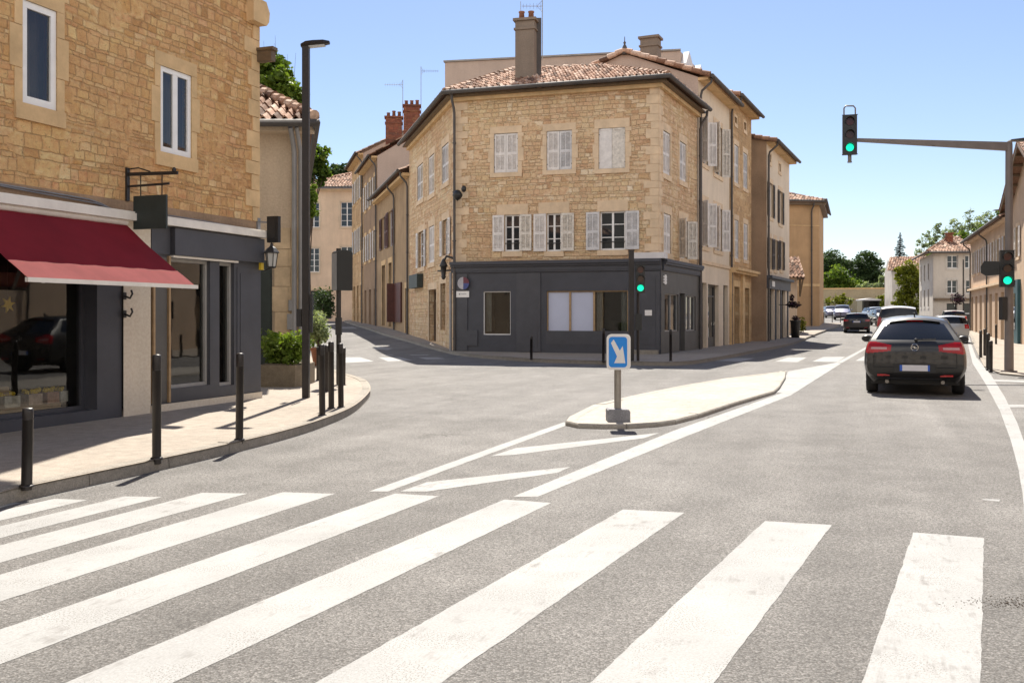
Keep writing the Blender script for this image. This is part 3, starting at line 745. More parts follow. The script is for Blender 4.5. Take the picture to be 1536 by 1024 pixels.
def tile_roof(mb, E0, E1, T1, T0, pitch=.22, course=.36, amp=.055, sub=6, thick=.05):
    E0, E1, T1, T0 = map(Vector, (E0, E1, T1, T0)); e = (E1 - E0).normalized()
    nn = e.cross(((T0 + T1) / 2 - (E0 + E1) / 2)).normalized()
    if nn.z < 0: nn = -nn
    up = nn.cross(e); up = up if up.z > 0 else -up
    c = lambda p: ((p - E0).dot(e), (p - E0).dot(up))
    L = c(E1)[0]; t0, v0 = c(T0); t1, v1 = c(T1); H = (v0 + v1) / 2
    lo = lambda v: t0 * v / H; hi = lambda v: L + (t1 - L) * v / H
    nr = max(2, int(round(H / course))); dx = pitch / sub; off = random.random()
    for r in range(nr):
        va, vb = H * r / nr, H * (r + 1) / nr + .03
        l0, h0 = lo(min(va, H)), hi(min(va, H)); l1, h1 = lo(min(vb, H)), hi(min(vb, H))
        i0, i1 = math.floor(min(l0, l1) / dx), math.ceil(max(h0, h1) / dx)
        jit = {}
        def P(i, v, lift, l, h):
            x = min(max(i * dx, l), h); ph = i * dx / pitch; k = math.floor(ph + .5)
            j = jit.setdefault(k, (random.uniform(-.012, .012), random.uniform(-.02, .02)))
            hgt = amp * (1 - abs(2 * ((ph + .5) % 1) - 1) ** 2 * 2) 
            hgt = amp * math.cos(2 * math.pi * ph) * (1 if math.cos(2 * math.pi * ph) > 0 else .7)
            return E0 + e * x + up * (v + (j[1] if v > 0 else 0)) + nn * (hgt + lift + j[0] + thick)
        for i in range(i0, i1):
            if (i + .5) * dx < min(l0, l1) or (i + .5) * dx > max(h0, h1): continue
            mid = (i + .5) * dx
            k = math.floor((i + .5) * dx / pitch + .5); random.seed(int(k * 7919 + r * 104729 + int(off * 1000))); var = random.random()
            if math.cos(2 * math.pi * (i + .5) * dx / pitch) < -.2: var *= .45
            a, b_ = P(i, va, .035, l0, h0), P(i + 1, va, .035, l0, h0); c_, d = P(i + 1, vb, 0, l1, h1), P(i, vb, 0, l1, h1)
            if (b_ - a).length < 1e-5 and (c_ - d).length < 1e-5: continue
            mb.face([a, b_, c_, d], var)
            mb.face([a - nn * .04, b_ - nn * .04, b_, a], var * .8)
    random.seed(int(off * 1e6))
    mb.face([E0 - nn * .01, E1 - nn * .01, T1 - nn * .01, T0 - nn * .01][::-1], .2)
    return mb
def ridge_tiles(mb, a, b, r=.11, step=.38):
    a, b = Vector(a), Vector(b); L = (b - a).length; n = max(1, int(L / step)); d = (b - a) / n
    for k in range(n):
        p = a + d * k; mb.tube([p + Vector((0, 0, .07)), p + d * 1.08 + Vector((0, 0, .03))], [r * 1.1, r * .95], 10, True, random.random())
    return mb
def chimney(parent, c, w, d, z0, z1, key, rot=0.0, pots=3, cap='chimney_render', name='chimney', potkey='pot'):
    Mx = Matrix.Translation((c[0], c[1], 0)) @ Matrix.Rotation(rot, 4, 'Z'); mb = MB()
    mb.box(-w / 2, w / 2, -d / 2, d / 2, z0, z1, .5, Mx)
    mb.box(-w / 2 - .05, w / 2 + .05, -d / 2 - .05, d / 2 + .05, z1 - .36, z1 - .28, .5, Mx)
    mb.box(-w / 2 - .08, w / 2 + .08, -d / 2 - .08, d / 2 + .08, z1, z1 + .10, .5, Mx)
    o = mb.build(name, M[key], parent)
    for k in range(pots):
        x = -w / 2 + w * (k + .5) / pots; p = Mx @ Vector((x, 0, z1 + .1)); h = random.uniform(.25, .42)
        MB().lathe([(.0, 0), (.12, 0), (.10, h * .8), (.125, h * .85), (.125, h), (.08, h)], p, 10).build('chimney_pot', M[potkey], o, True)
    return o
def aerial(label, base, h, arm, dirx=1, n=7, af=.93):
    t = thing('aerial', label, 'aerial', base); b = Vector(base)
    MB().tube([b, b + Vector((0, 0, h))], .018, 6).build('mast', M['steel'], t)
    m = MB(); a = b + Vector((0, 0, h * af)); q = a + Vector((dirx * arm, 0, 0)); m.tube([a, q], .012, 5)
    for k in range(n):
        p = a.lerp(q, (k + .6) / n); l = .16 - .008 * k; m.tube([p - Vector((0, l * .7, l)), p + Vector((0, l * .7, l))], .006, 4)
    m.tube([a - Vector((dirx * .02, 0, .25)), a + Vector((dirx * .22, 0, 0)), a + Vector((-dirx * .02, 0, .25))], .008, 4)
    m.build('antenna', M['steel'], t)
    return t
# ------------------------------------------------------------------ left stone building
V2 = lambda p: (p[0], p[1])
def corner_off(c, n1, n2, o):
    return Vector((c[0], c[1], 0)) + (n1 + n2) * (o / (1 + n1.dot(n2)))
LBA = (-10.153 + .356 * 2, 2.0); LBB = (-10.153 + .356 * 16.43, 16.43)
FB = Fac(LBA, LBB); LB = Bld('stone_building', 'ochre rubble stone building with shopfronts under a burgundy awning on the left', 'building', (LBB[0], LBB[1], 0))
wa, wb = FB.box(33, 8, 85, 161), FB.box(240, 106, 287, 233)
zA = 3.10
LB.wall('stone_left', FB, 0, FB.L, zA, 11.6, [wa, wb], .17)
FBs = Fac(LBB, (LBB[0] - .942 * 9, LBB[1] + .3355 * 9)); LB.wall('back_render', FBs, 0, 9, 0, 11.6)
FBn = Fac((LBA[0] - .942 * 9, LBA[1] + .3355 * 9), LBA); LB.wall('stone_left', FBn, 0, 9, 0, 11.6)
LB.wall('tan_plaster', FB, 0, FB.L, 2.93, zA, [], n=.0)
u = FB.u
uG0, uG1, uP0, uP1 = 1.2, u(143), u(180), u(221)
zg = FB.z(142, 614)
big = (u(-420), uG1, zg, 2.55); small = (-.1, u(-440), zg, 2.55)
LB.wall('shop_navy', FB, 0, uP0, -.05, 2.93, [big], .30, .03, 'shopfront')
LB.wall('pillar_plaster', FB, uP0, uP1, -.05, 2.93, [], .2, .06, 'pillar')
gA = (u(250), u(312), FB.z(281, 580), 2.36); gB = (u(326), u(348), FB.z(337, 578), 2.36)
LB.wall('shop_dark', FB, uP1, FB.L, .22, 2.93, [gA, gB], .16, .04, 'shopfront')
LB.wall('pillar_plaster', FB, uP1, FB.L, -.05, .22, [], .1, .07, 'plinth')
LB.wall('shop_dark', Fac(V2(FB.p(FB.L, 0, .04)), V2(FB.p(FB.L, 0, -.3))), 0, .34, -.05, 2.93, [], .1, 0, 'shopfront')
mb = MB(); mb.fbox(FB, u(252), FB.L - .02, 2.40, 2.80, .042, .13); mb.fbox(FB, u(221) + .02, u(250), 2.40, 2.84, .042, .06); LB.part('fascia_board', mb, 'shop_dark')
mb = MB(); mb.fbox(FB, 0, FB.L + .05, 2.82, 2.92, .045, .19); mb.fbox(FB, 0, FB.L + .05, 2.92, 2.945, .045, .16); mb.fbox(FB, u(252), u(350), 2.365, 2.395, .042, .10); LB.part('cornice', mb, 'trim_white')
mb = MB()                                   # panels and pilaster strips on the shopfront
for a, c in ((u(352), FB.L - .03),):
    mb.fbox(FB, a, c, .34, 2.30, .043, .052); mb.fbox(FB, a + .08, c - .08, .50, 2.2, .052, .060)
LB.part('shopfront_panel', mb, 'shop_dark'); mb = MB(); mb.fbox(FB, u(224), u(246), .26, 2.36, .043, .056); LB.part('shopfront_panel', mb, 'shop_grey')
mb = MB(); mb.fbox(FB, u(221) + .03, u(221) + .07, .24, 2.38, .043, .085); mb.fbox(FB, u(248) - .02, u(248) + .02, .24, 2.38, .045, .085); LB.part('oak_strip', mb, 'frame_oak')
for g, nm in ((big, 'display_window'), (gA, 'display_window'), (gB, 'display_window')):
    n0 = -.27 if g is big else -.10
    mb = MB(); w = .05
    mb.fbox(FB, g[0], g[0] + w, g[2], g[3], n0, n0 + .08); mb.fbox(FB, g[1] - w, g[1], g[2], g[3], n0, n0 + .08); mb.fbox(FB, g[0] + w, g[1] - w, g[2], g[2] + w, n0, n0 + .08); mb.fbox(FB, g[0] + w, g[1] - w, g[3] - w, g[3], n0, n0 + .08)
    o = mb.build(nm, M['shop_navy' if g is big else 'frame_grey'], LB.root); pane(FB, (g[0] + .03, g[1] - .03, g[2] + .03, g[3] - .03), n0 + .04, o, 'shop_glass')
# rooms behind the shop windows
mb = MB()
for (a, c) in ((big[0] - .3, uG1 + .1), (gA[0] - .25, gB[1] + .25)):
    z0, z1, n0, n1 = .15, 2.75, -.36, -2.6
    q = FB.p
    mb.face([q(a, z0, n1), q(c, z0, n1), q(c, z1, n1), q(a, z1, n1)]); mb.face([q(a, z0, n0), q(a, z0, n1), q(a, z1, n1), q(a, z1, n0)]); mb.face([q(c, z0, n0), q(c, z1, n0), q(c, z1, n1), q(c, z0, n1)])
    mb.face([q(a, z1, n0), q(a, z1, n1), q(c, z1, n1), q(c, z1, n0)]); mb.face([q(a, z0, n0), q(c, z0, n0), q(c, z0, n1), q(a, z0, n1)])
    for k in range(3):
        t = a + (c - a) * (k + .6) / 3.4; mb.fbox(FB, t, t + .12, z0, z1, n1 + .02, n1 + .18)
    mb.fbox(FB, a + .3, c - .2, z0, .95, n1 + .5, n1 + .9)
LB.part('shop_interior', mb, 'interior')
mb = MB(); mb.fbox(FB, big[0], uG1 - .25, zg + .02, zg + .10, -.95, -.34); mb.fbox(FB, big[0], u(60), zg + .1, zg + .36, -.9, -.5); LB.part('window_shelf', mb, 'counter')
wf = window(LB, FB, wa, 'plain', 'ashlar', .12, .20, .20, .09, leaves=1, bars=0, proud=.012, fw=.085, glasskey='shop_glass')
wf2 = window(LB, FB, wb, 'plain', 'ashlar', .12, .20, .20, .09, leaves=2, bars=0, proud=.012, fw=.075, glasskey='shop_glass')
for bx, o_ in ((wa, wf), (wb, wf2)):
    a, b_, c, d = bx; m_ = a + (b_ - a) * .56
    for x0, x1, key in ((a - .2, m_, 'reflection_blue'), (m_, b_ + .2, 'curtain_brown')):  # blue left half is a window reflection painted on the hanging, brown half a curtain
        mb = MB(); mb.grid([[FB.p(x0 + (x1 - x0) * i / 10, z, -.26 + .02 * math.sin(i * 2.2)) for i in range(11)] for z in (c - .1, d + .1)]); mb.build('curtain', M[key], o_)
quoins(LB, FB, FB.L, FBs, 0, zA, 11.6, 'ashlar', .26, k_=.62)
mb = MB()                                  # carved stone at the corner and the soffit block
mb.prism([FB.p(FB.L - .35, 6.42, -.02), FB.p(FB.L + .03, 6.42, -.02), FB.p(FB.L + .10, 6.5, -.02), FB.p(FB.L + .12, 6.66, -.02), FB.p(FB.L + .02, 6.82, -.02), FB.p(FB.L - .35, 6.82, -.02)], FB.n * .16)
LB.part('carved_corbel', mb, 'ashlar')
mb = MB(); mb.fbox(FB, FB.L - .1, FB.L + .05, 5.98, 6.03, -.3, .34); mb.fbox(FB, FB.L - .08, FB.L + .045, 5.80, 5.98, .02, .30); LB.part('soffit_block', mb, 'door_wood')
mb = MB(); mb.fbox(FB, -.3, FB.L + .3, 11.6, 11.85, -9, .35); LB.part('eave', mb, 'ashlar')
Tm = MB(); tile_roof(Tm, FB.p(-.4, 11.86, .5), FB.p(FB.L + .4, 11.86, .5), FB.p(FB.L + .4, 13.6, -4.5), FB.p(-.4, 13.6, -4.5), .24, .5, .05, 4); LB.part('roof', Tm, 'tile')
LB.done()
mb = MB(); pts = [FB.p(u(x), FB.z(x, y), .03) for x, y in ((-60, 264), (0, 277), (60, 287), (130, 299), (150, 306), (168, 316), (186, 325))]; mb.tube(pts, .012, 6)
pts = [FB.p(u(x), FB.z(x, y), .035) for x, y in ((-60, 268), (40, 287), (140, 305), (190, 322), (230, 320), (262, 325), (300, 331), (350, 340), (386, 345))]; mb.tube(pts, .009, 6)
tag(mb.build('facade_cable', M['pipe_grey'], None, True), 'thin grey cables clipped along the stone wall above the awning', 'cable')

# awning
au0, au1 = u(180) - (13.34 - 10.74) / .942, u(180)
aw = thing('awning', 'burgundy cloth awning with its sunlit lower edge painted coral over the left shop window', 'awning', FB.p((au0 + au1) / 2, 2.8, 0))
def aw_pt(a, t, sag=.025): return FB.p(a, 2.80 - (2.80 - 1.905) * t - sag * math.sin(math.pi * t), .05 + 1.20 * t)
NU = 26
def aw_sheet(t0, t1, n):
    th = Vector((0, 0, -.006)); rows = [[aw_pt(au0 + (au1 - au0) * i / NU, t0 + (t1 - t0) * j / n) + Vector((0, 0, .004 * math.sin(i * 1.7 + j))) for i in range(NU + 1)] for j in range(n + 1)]
    m = MB().grid(rows); m.grid([[p + th for p in r] for r in rows]); return m
aw_sheet(0, .755, 10).build('canopy', M['awning'], aw, True); aw_sheet(.755, 1.0, 4).build('sunlit_edge', M['awning_sunlit'], aw, True)  # lower strip painted as if sunlit
MB().bar(aw_pt(au0 - .03, 1.0) + Vector((0, 0, -.015)), aw_pt(au1 + .03, 1.0) + Vector((0, 0, -.015)), .045, .05).build('front_bar', M['trim_white'], aw)
MB().tube([FB.p(au0, 2.79, .10), FB.p(au1, 2.79, .10)], .05, 10).build('roller', M['trim_white'], aw, True)
for k, (a, b_) in enumerate(((au1 - .12, -1), (au0 + .12, 1))):
    m = MB(); w = FB.p(a, 2.35, .05); e = FB.p(a + b_ * .55, 2.18, .60); f = aw_pt(a + b_ * .1, .98) + Vector((0, 0, -.04))
    m.bar(w, e, .04, .05); m.bar(e, f, .035, .045); m.blob(e, (.04, .04, .04)); m.build('arm', M['trim_white'], aw)
hk = thing('wall_hook', 'pair of dark iron hooks on the pale pillar below the awning', 'hook', FB.p(u(181), 1.7, .06))
for yy in (444, 471):
    z = FB.z(181, yy); m = MB(); m.fbox(FB, u(181) - .03, u(181) + .03, z - .05, z + .05, .06, .075); m.tube([FB.p(u(181), z, .07), FB.p(u(181), z - .03, .16), FB.p(u(181), z + .03, .20), FB.p(u(181), z + .08, .18)], .014, 6); m.build('hook', M['iron'], hk)
# things in the shop window
st = thing('star_ornament', 'yellow paper star hanging inside the left shop window', 'ornament', FB.p(u(51), 1.55, -.5))
c = FB.p(u(51) + .02, FB.z(51, 459) + .02, -.45); m = MB()
pts = []
for k in range(12):
    r = .105 if k % 2 == 0 else .045; t = math.pi * k / 6 + .26; pts.append(c + FB.d * r * math.cos(t) + Vector((0, 0, r * math.sin(t))))
m.prism(pts, FB.n * .02); m.build('star', M['yellow'], st); MB().tube([c + Vector((0, 0, .1)), c + Vector((0, 0, .75))], .003, 4).build('thread', M['iron'], st)
for k, (px, w) in enumerate(((58, .24), (92, .22), (118, .2), (134, .13))):
    b0 = u(px); t = thing('gift_box', ['pale gift box with large yellow paper flowers nearest the bollard side of the shop shelf', 'small pink wrapped box with a yellow tuft in the middle of the shop shelf', 'reddish wrapped box with a yellow tuft on the shop shelf', 'pale box with a yellow flower at the right end of the shop shelf'][k], 'gift box', FB.p(b0, zg + .1, -.55), 'boxes displayed in the left shop window')
    m = MB(); m.fbox(FB, b0 - w / 2, b0 + w / 2, zg + .10, zg + .24, -.62, -.42); m.build('box', plain('wrapping paper', ((.52, .47, .42), (.50, .36, .30), (.40, .22, .16), (.55, .5, .46))[k], .6, .35, 22), t)
    m = MB()
    for j in range(5): m.blob(FB.p(b0 - w / 2 + w * (j + .5) / 5, zg + .25 + random.uniform(0, .03), -.52 + random.uniform(-.06, .06)), (.035, .035, .03), 7, 4, .3)
    m.build('paper_flower', M['yellow'], t)

# hanging board signs, lantern, yellow plate
hs = thing('hanging_sign', 'blank black board hanging from a wrought iron bracket over the pavement', 'sign', FB.p(u(190), 3.3, 0))
m = MB(); w0 = u(190); m.fbox(FB, w0 - .03, w0 + .03, 3.10, 3.56, .0, .03)
m.bar(FB.p(w0, 3.47, .02), FB.p(w0, 3.45, .86), .03, .045); m.bar(FB.p(w0, 3.30, .02), FB.p(w0, 3.31, .72), .02, .03)
m.tube([FB.p(w0, 3.54, .03), FB.p(w0, 3.55, .2), FB.p(w0, 3.49, .4)], .010, 6); m.blob(FB.p(w0, 3.49, .80), (.03, .03, .04))
for p in (.24, .60): m.tube([FB.p(w0, 3.45, p), FB.p(w0, 3.14, p)], .008, 5)
m.build('bracket', M['iron'], hs); m = MB(); m.fbox(FB, w0 - .018, w0 + .018, 2.70, 3.16, .13, .68); m.build('board', M['door_green'], hs)
hs2 = thing('projecting_sign', 'small black box sign on arms at the corner above the lantern', 'sign', FB.p(FB.L, 2.9, 0))
m = MB(); w1 = FB.L - .02; m.bar(FB.p(w1, 3.10, 0), FB.p(w1, 3.08, .22), .03); m.bar(FB.p(w1, 2.93, 0), FB.p(w1, 2.93, .2), .025); m.fbox(FB, w1 - .05, w1 + .03, 2.85, 3.16, 0, .03); m.build('bracket', M['pipe_grey'], hs2)
m = MB(); m.fbox(FB, w1 - .04, w1 + .04, 2.74, 3.18, .20, .42); m.fbox(FB, w1 - .05, w1 + .05, 2.80, 3.12, .24, .38); m.build('case', M['iron'], hs2)
ln = thing('wall_lantern', 'old black iron lantern with clear glass on the shop corner', 'lantern', FB.p(FB.L, 2.5, 0))
c = FB.p(FB.L - .01, 0, .26); m = MB(); m.tube([FB.p(FB.L - .01, 2.34, .0), FB.p(FB.L - .01, 2.27, .12), c + Vector((0, 0, 2.32))], .014, 6)
m.lathe([(0, 2.74), (.02, 2.73), (.03, 2.68), (.075, 2.65), (.13, 2.58), (.135, 2.565), (.10, 2.56), (.0, 2.56)], c, 6); m.lathe([(0, 2.31), (.07, 2.31), (.075, 2.335), (0, 2.335)], c, 6)
for k in range(6):
    t = math.pi * k / 3; m.tube([c + Vector((.072 * math.cos(t), .072 * math.sin(t), 2.33)), c + Vector((.105 * math.cos(t), .105 * math.sin(t), 2.57))], .007, 4)
m.build('cage', M['iron'], ln); MB().lathe([(.065, 2.335), (.096, 2.56)], c, 6).build('glass', M['lamp_glass'], ln)
yp = thing('letter_plate', 'small yellow plate on the dark shopfront beside the lantern', 'plate', FB.p(FB.L, 2.4, 0))
m = MB(); m.fbox(FB, FB.L - .10, FB.L - .02, 2.28, 2.56, .07, .115); m.build('plate', M['yellow'], yp)

# ------------------------------------------------------------------ plastered neighbour
NY = 21.8; FN = Fac((-9.5, NY), (-4.706, NY)); NB = Bld('plaster_house', 'beige plaster house with tiled roof and stone base behind the planter', 'house', (-4.706, NY, 0))
NB.wall('beige_plaster', FN, 0, FN.L, 0, 5.7); FNs = Fac((-4.706, NY), (-4.706 - 2.4, NY + 9)); NB.wall('beige_plaster', FNs, 0, FNs.L, 0, 5.7)
mb = MB(); z = 0; k = 0
while z < 3.15:
    h = random.uniform(.38, .6); a = FN.L - random.uniform(.62, .72); mid = FN.L - (.33 if k % 2 else .28)
    mb.fbox(FN, a, mid - .006, z + .006, z + h - .006, -.1, .03 + random.uniform(0, .012)); mb.fbox(FN, mid, FN.L + .02, z + .006, z + h - .006, -.1, .03 + random.uniform(0, .012)); z += h; k += 1
NB.part('stone_base', mb, 'base_stone'); NB.done()
mb = MB(); mb.fbox(FN, FN.u(390), FN.u(408.5), .1, 2.75, .01, .06); mb.fbox(FN, FN.u(392), FN.u(407), .3, 2.6, .06, .075); NB.part('gate', mb, 'door_green')
Tm = MB(); tile_roof(Tm, (-9.8, NY - .5, 5.78), (-4.35, NY - .5, 5.78), (-7.4, NY + 3.6, 7.7), (-9.8, NY + 3.6, 7.7), .24, .40, .075, 6); tile_roof(Tm, (-4.35, NY - .5, 5.78), (-6.6, NY + 9, 5.78), (-7.9, NY + 9, 7.7), (-7.4, NY + 3.6, 7.7), .24, .40, .075, 5)
ridge_tiles(Tm, (-4.35, NY - .5, 5.85), (-7.4, NY + 3.6, 7.78)); NB.part('roof', Tm, 'tile')
mb = MB(); mb.fbox(FN, -.3, FN.L + .25, 5.60, 5.70, 0, .38); NB.part('soffit', mb, 'beige_plaster')
gutter(NB, [(-9.8, NY - .58, 5.74), (-4.28, NY - .58, 5.74), (-6.5, NY + 9, 5.74)], .085)
mb = MB(); pd = [FN.p(FN.L - .18, z_, n_) for z_, n_ in ((5.66, .5), (5.3, .18), (5.1, .12), (.1, .12))]; mb.tube(pd, .055, 8); pd = [FN.p(FN.L - .04, z_, n_) for z_, n_ in ((5.66, .5), (5.2, .12), (.1, .1))]; mb.tube(pd, .045, 8); NB.part('downpipe', mb, 'pipe_grey', True)
mb = MB(); c = FN.p(FN.L - .24, 1.55, .10); mb.box(c.x - .09, c.x + .06, c.y - .06, c.y + .06, 1.2, 1.55); mb.box(c.x - .06, c.x + .08, c.y - .06, c.y + .06, 1.62, 1.86); NB.part('meter_box', mb, 'pipe_grey')

# ------------------------------------------------------------------ corner building
A, B = (-2.216, 37.8), (5.37, 35.4)
dl = Vector((-.2585, .966, 0)); dr = Vector((.4153, .9097, 0))
C = (B[0] + dr.x * 5.88, B[1] + dr.y * 5.88); D = (A[0] + dl.x * 11.49, A[1] + dl.y * 11.49)
FF, FC = Fac(A, B), Fac(B, C); LFAR = (A[0] + dl.x * 41.5, A[1] + dl.y * 41.5); LL = Fac(LFAR, A)
uD = LL.u(614)
CB = Bld('corner_building', 'three storey stone corner building with anthracite shopfront at the wedge of two streets', 'building', (B[0], B[1], 0))
ZS, ZW = 3.60, 10.02
up_ = [FF.box(741, 200, 777, 259), FF.box(820, 196, 858, 255), FF.box(898, 192, 938, 253)]
lo_ = [FF.box(757, 322, 780, 377), FF.box(820, 320, 842, 377), FF.box(900, 317, 938, 375)]
CB.wall('stone_corner', FF, 0, FF.L, ZS - .3, ZW, up_ + lo_, .22)
sr = [FC.box(994, 198, 1005, 262), FC.box(1019, 214, 1029, 272), FC.box(995, 321, 1006, 380), FC.box(1019, 330, 1031, 388)]
CB.wall('stone_corner', FC, 0, FC.L, ZS - .3, ZW, sr, .22)
lw = [LL.box(626, 247, 635, 300), LL.box(643, 233, 652, 291), LL.box(663, 217, 673.5, 274), LL.box(628, 347, 637, 401), LL.box(643.5, 339, 652, 394), LL.box(664.5, 329, 673.5, 383)]
ld = [LL.box(643.5, 434, 655, 512), LL.box(661, 425, 669, 495)]
CB.wall('stone_corner', LL, uD, LL.L, -.1, ZW, lw + ld, .22)
for k, bx in enumerate(up_): window(CB, FF, bx, 'closed', 'ashlar_pale', .16, .27 if k < 2 else .34, .17, .22, solid=(k == 2), proud=.02)
window(CB, FF, lo_[0], 'open', 'ashlar_pale', .10, .40, .20, .15, shw=.47, rail=True, leaves=2, bars=2, extra=.22)
window(CB, FF, lo_[1], 'open', 'ashlar_pale', .10, .42, .20, .15, shw=.50, rail=True, leaves=2, bars=2, extra=.22)
window(CB, FF, lo_[2], 'open', 'ashlar_pale', .10, .42, .20, .15, shw=.52, rail=True, leaves=2, bars=2)
for k, bx in enumerate(sr):
    if k == 3: window(CB, FC, bx, 'ajar', 'ashlar_pale', .12, .30, .2, .2, shw=.42)
    else: window(CB, FC, bx, 'closed', 'ashlar_pale', .12, .30, .2)
for k, bx in enumerate(lw):
    window(CB, LL, bx, 'closed' if k < 3 or k == 4 else 'open', 'ashlar_pale', .14, .3, .2, .2, shw=.42, leaves=2)
door(CB, LL, ld[0], 'door_wood', .3, True, 'ashlar_pale'); door(CB, LL, ld[1], 'door_wood', .3, True, 'ashlar_pale')
mb = MB(); bx = LL.box(622, 412, 635, 432); mb.fbox(LL, bx[0], bx[1], bx[2], bx[3], .02, .3); CB.part('flower_box', mb, 'door_green')
quoins(CB, FF, FF.L, FC, 0, ZS, ZW, 'ashlar_pale', .30, k_=.85); quoins(CB, LL, LL.L, FF, 0, ZS, ZW, 'ashlar_pale', .30, k_=.85)
# shopfront
swf = [FF.box(726, 437, 767, 502), FF.box(821, 436, 943, 501)]
CB.wall('shop_navy', FF, -.02, FF.L + .10, -.1, ZS - .12, swf, .2, .10, 'shopfront')
swr = [FC.box(993, 441, 1014, 497), FC.box(1025, 444, 1040, 496)]; dwr = FC.box(1015.5, 440, 1023.5, 521); dwr = (dwr[0], dwr[1], .1, dwr[3])
CB.wall('shop_grey', FC, -.02, FC.L - .05, -.1, ZS - .12, swr + [dwr], .2, .10, 'shopfront')
mb = MB()
for F, a, b_ in ((FF, -.12, FF.L + .12), (FC, .102, FC.L)):
    mb.fbox(F, a, b_, ZS - .42, ZS - .36, .10, .16); mb.fbox(F, a, b_, ZS - .12, ZS, -.02, .34 if F is FF else .30); mb.fbox(F, a, b_, ZS - .20, ZS - .12, .10, .26); mb.fbox(F, a, b_, ZS - .36, ZS - .20, .10, .18)
CB.part('shop_cornice', mb, 'shop_navy')
pil = [(.08, .55), (FF.u(776), FF.u(812)), (FF.L - .75, FF.L + .06)]
for a, b_ in pil: mb = MB(); mb.fbox(FF, a, b_, .15, ZS - .46, .102, .135); CB.part('pilaster', mb, 'shop_dark')
for a, b_ in ((FF.u(700), FF.u(718)), (FF.u(782), FF.u(807))):
    mb = MB(); mb.fbox(FF, a, b_, .35, .95, .102 if a < pil[1][0] or a > pil[1][1] else .135, .15); CB.part('shopfront_panel', mb, 'shop_dark')
for a, b_, c, d, e in ((FF.L - .62, FF.L - .10, .45, 1.35, .136), (FF.L - .62, FF.L - .10, 1.5, 2.9, .136), (FF.u(820), FF.u(944), .45, .95, .102)):
    mb = MB(); mb.fbox(FF, a, b_, c, d, e, e + .014); CB.part('shopfront_panel', mb, 'shop_dark')
mb = MB(); mb.fbox(FF, FF.L - 1.05, FF.L + .02, -.05, .26, .10, .32); CB.part('stone_step', mb, 'kerb')
def shopwin(b, F, bx, n, fk, w=.05, muls=(), nt=.06):
    m = MB(); m.fbox(F, bx[0], bx[0] + w, bx[2], bx[3], n, n + nt); m.fbox(F, bx[1] - w, bx[1], bx[2], bx[3], n, n + nt); m.fbox(F, bx[0] + w, bx[1] - w, bx[2], bx[2] + w, n, n + nt); m.fbox(F, bx[0] + w, bx[1] - w, bx[3] - w, bx[3], n, n + nt)
    for x in muls: m.fbox(F, x - w * .8, x + w * .8, bx[2] + w, bx[3] - w, n, n + nt + .01)
    return m.build('display_window', M[fk], b.root)
o = shopwin(CB, FF, swf[0], -.02, 'frame_white', .035); pane(FF, (swf[0][0] + .03, swf[0][1] - .03, swf[0][2] + .03, swf[0][3] - .03), .0, o, 'shop_glass')
m1, m2 = FF.u(855.5), FF.u(891.5)
o = shopwin(CB, FF, swf[1], -.02, 'frame_oak', .045, (m1, m2))
pane(FF, (m2 + .03, swf[1][1] - .03, swf[1][2] + .03, swf[1][3] - .03), .0, o, 'shop_glass')
mb = MB()
for a, b_ in ((swf[1][0] + .05, m1 - .04), (m1 + .04, m2 - .04)): mb.fbox(FF, a, b_, swf[1][2] + .05, swf[1][3] - .05, -.03, .0)
mb.build('roller_blind', M['blind'], o)
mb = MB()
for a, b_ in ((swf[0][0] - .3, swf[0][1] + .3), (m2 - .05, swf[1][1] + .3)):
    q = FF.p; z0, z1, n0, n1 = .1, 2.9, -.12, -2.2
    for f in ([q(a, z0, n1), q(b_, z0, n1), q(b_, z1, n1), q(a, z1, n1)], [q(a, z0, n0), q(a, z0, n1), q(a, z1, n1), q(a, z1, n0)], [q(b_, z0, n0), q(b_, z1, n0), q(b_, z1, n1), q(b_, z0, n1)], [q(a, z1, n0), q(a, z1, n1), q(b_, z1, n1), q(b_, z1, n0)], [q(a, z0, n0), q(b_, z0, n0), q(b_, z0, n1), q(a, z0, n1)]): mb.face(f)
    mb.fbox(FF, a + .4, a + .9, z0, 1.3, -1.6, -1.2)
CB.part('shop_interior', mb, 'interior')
mb = MB()
for a, b_ in ((swf[0][0] + .04, swf[0][0] + .26), (m2 + .06, m2 + .28), (swf[1][1] - .3, swf[1][1] - .1)):
    n = 9; mb.grid([[FF.p(a + (b_ - a) * i / n, z, -.15 + .03 * math.sin(i * 2.1)) for i in range(n + 1)] for z in (.9, 2.75)])
CB.part('curtain', mb, 'curtain')
for bx in swr: o = shopwin(CB, FC, bx, -.02, 'frame_grey', .04, ((bx[0] + bx[1]) / 2,)); pane(FC, (bx[0] + .03, bx[1] - .03, bx[2] + .03, bx[3] - .03), .0, o)
door(CB, FC, dwr, 'shop_dark', .12, True)
mb = MB(); mb.fbox(FF, FF.L - .95, FF.L + .26, ZS + .003, ZS + .22, .02, .30); mb.fbox(FC, -.02, .35, ZS + .003, ZS + .20, .02, .24); CB.part('white_coping', mb, 'white_panel')
mb = MB(); c = FC.p(.42, ZS - .75, .11)
for z_ in (-.10, 0, .10): mb.fbox(FC, .22, .62, ZS - .75 + z_ - .035, ZS - .75 + z_ + .035, .105, .14)
mb.fbox(FC, .30, .54, ZS - .93, ZS - .57, .141, .15); CB.part('shop_emblem', mb, 'sign_white')
mb = MB(); mb.fbox(FF, FF.L - .48, FF.L - .22, 1.52, 1.72, .151, .17); CB.part('notice', mb, 'sign_white')
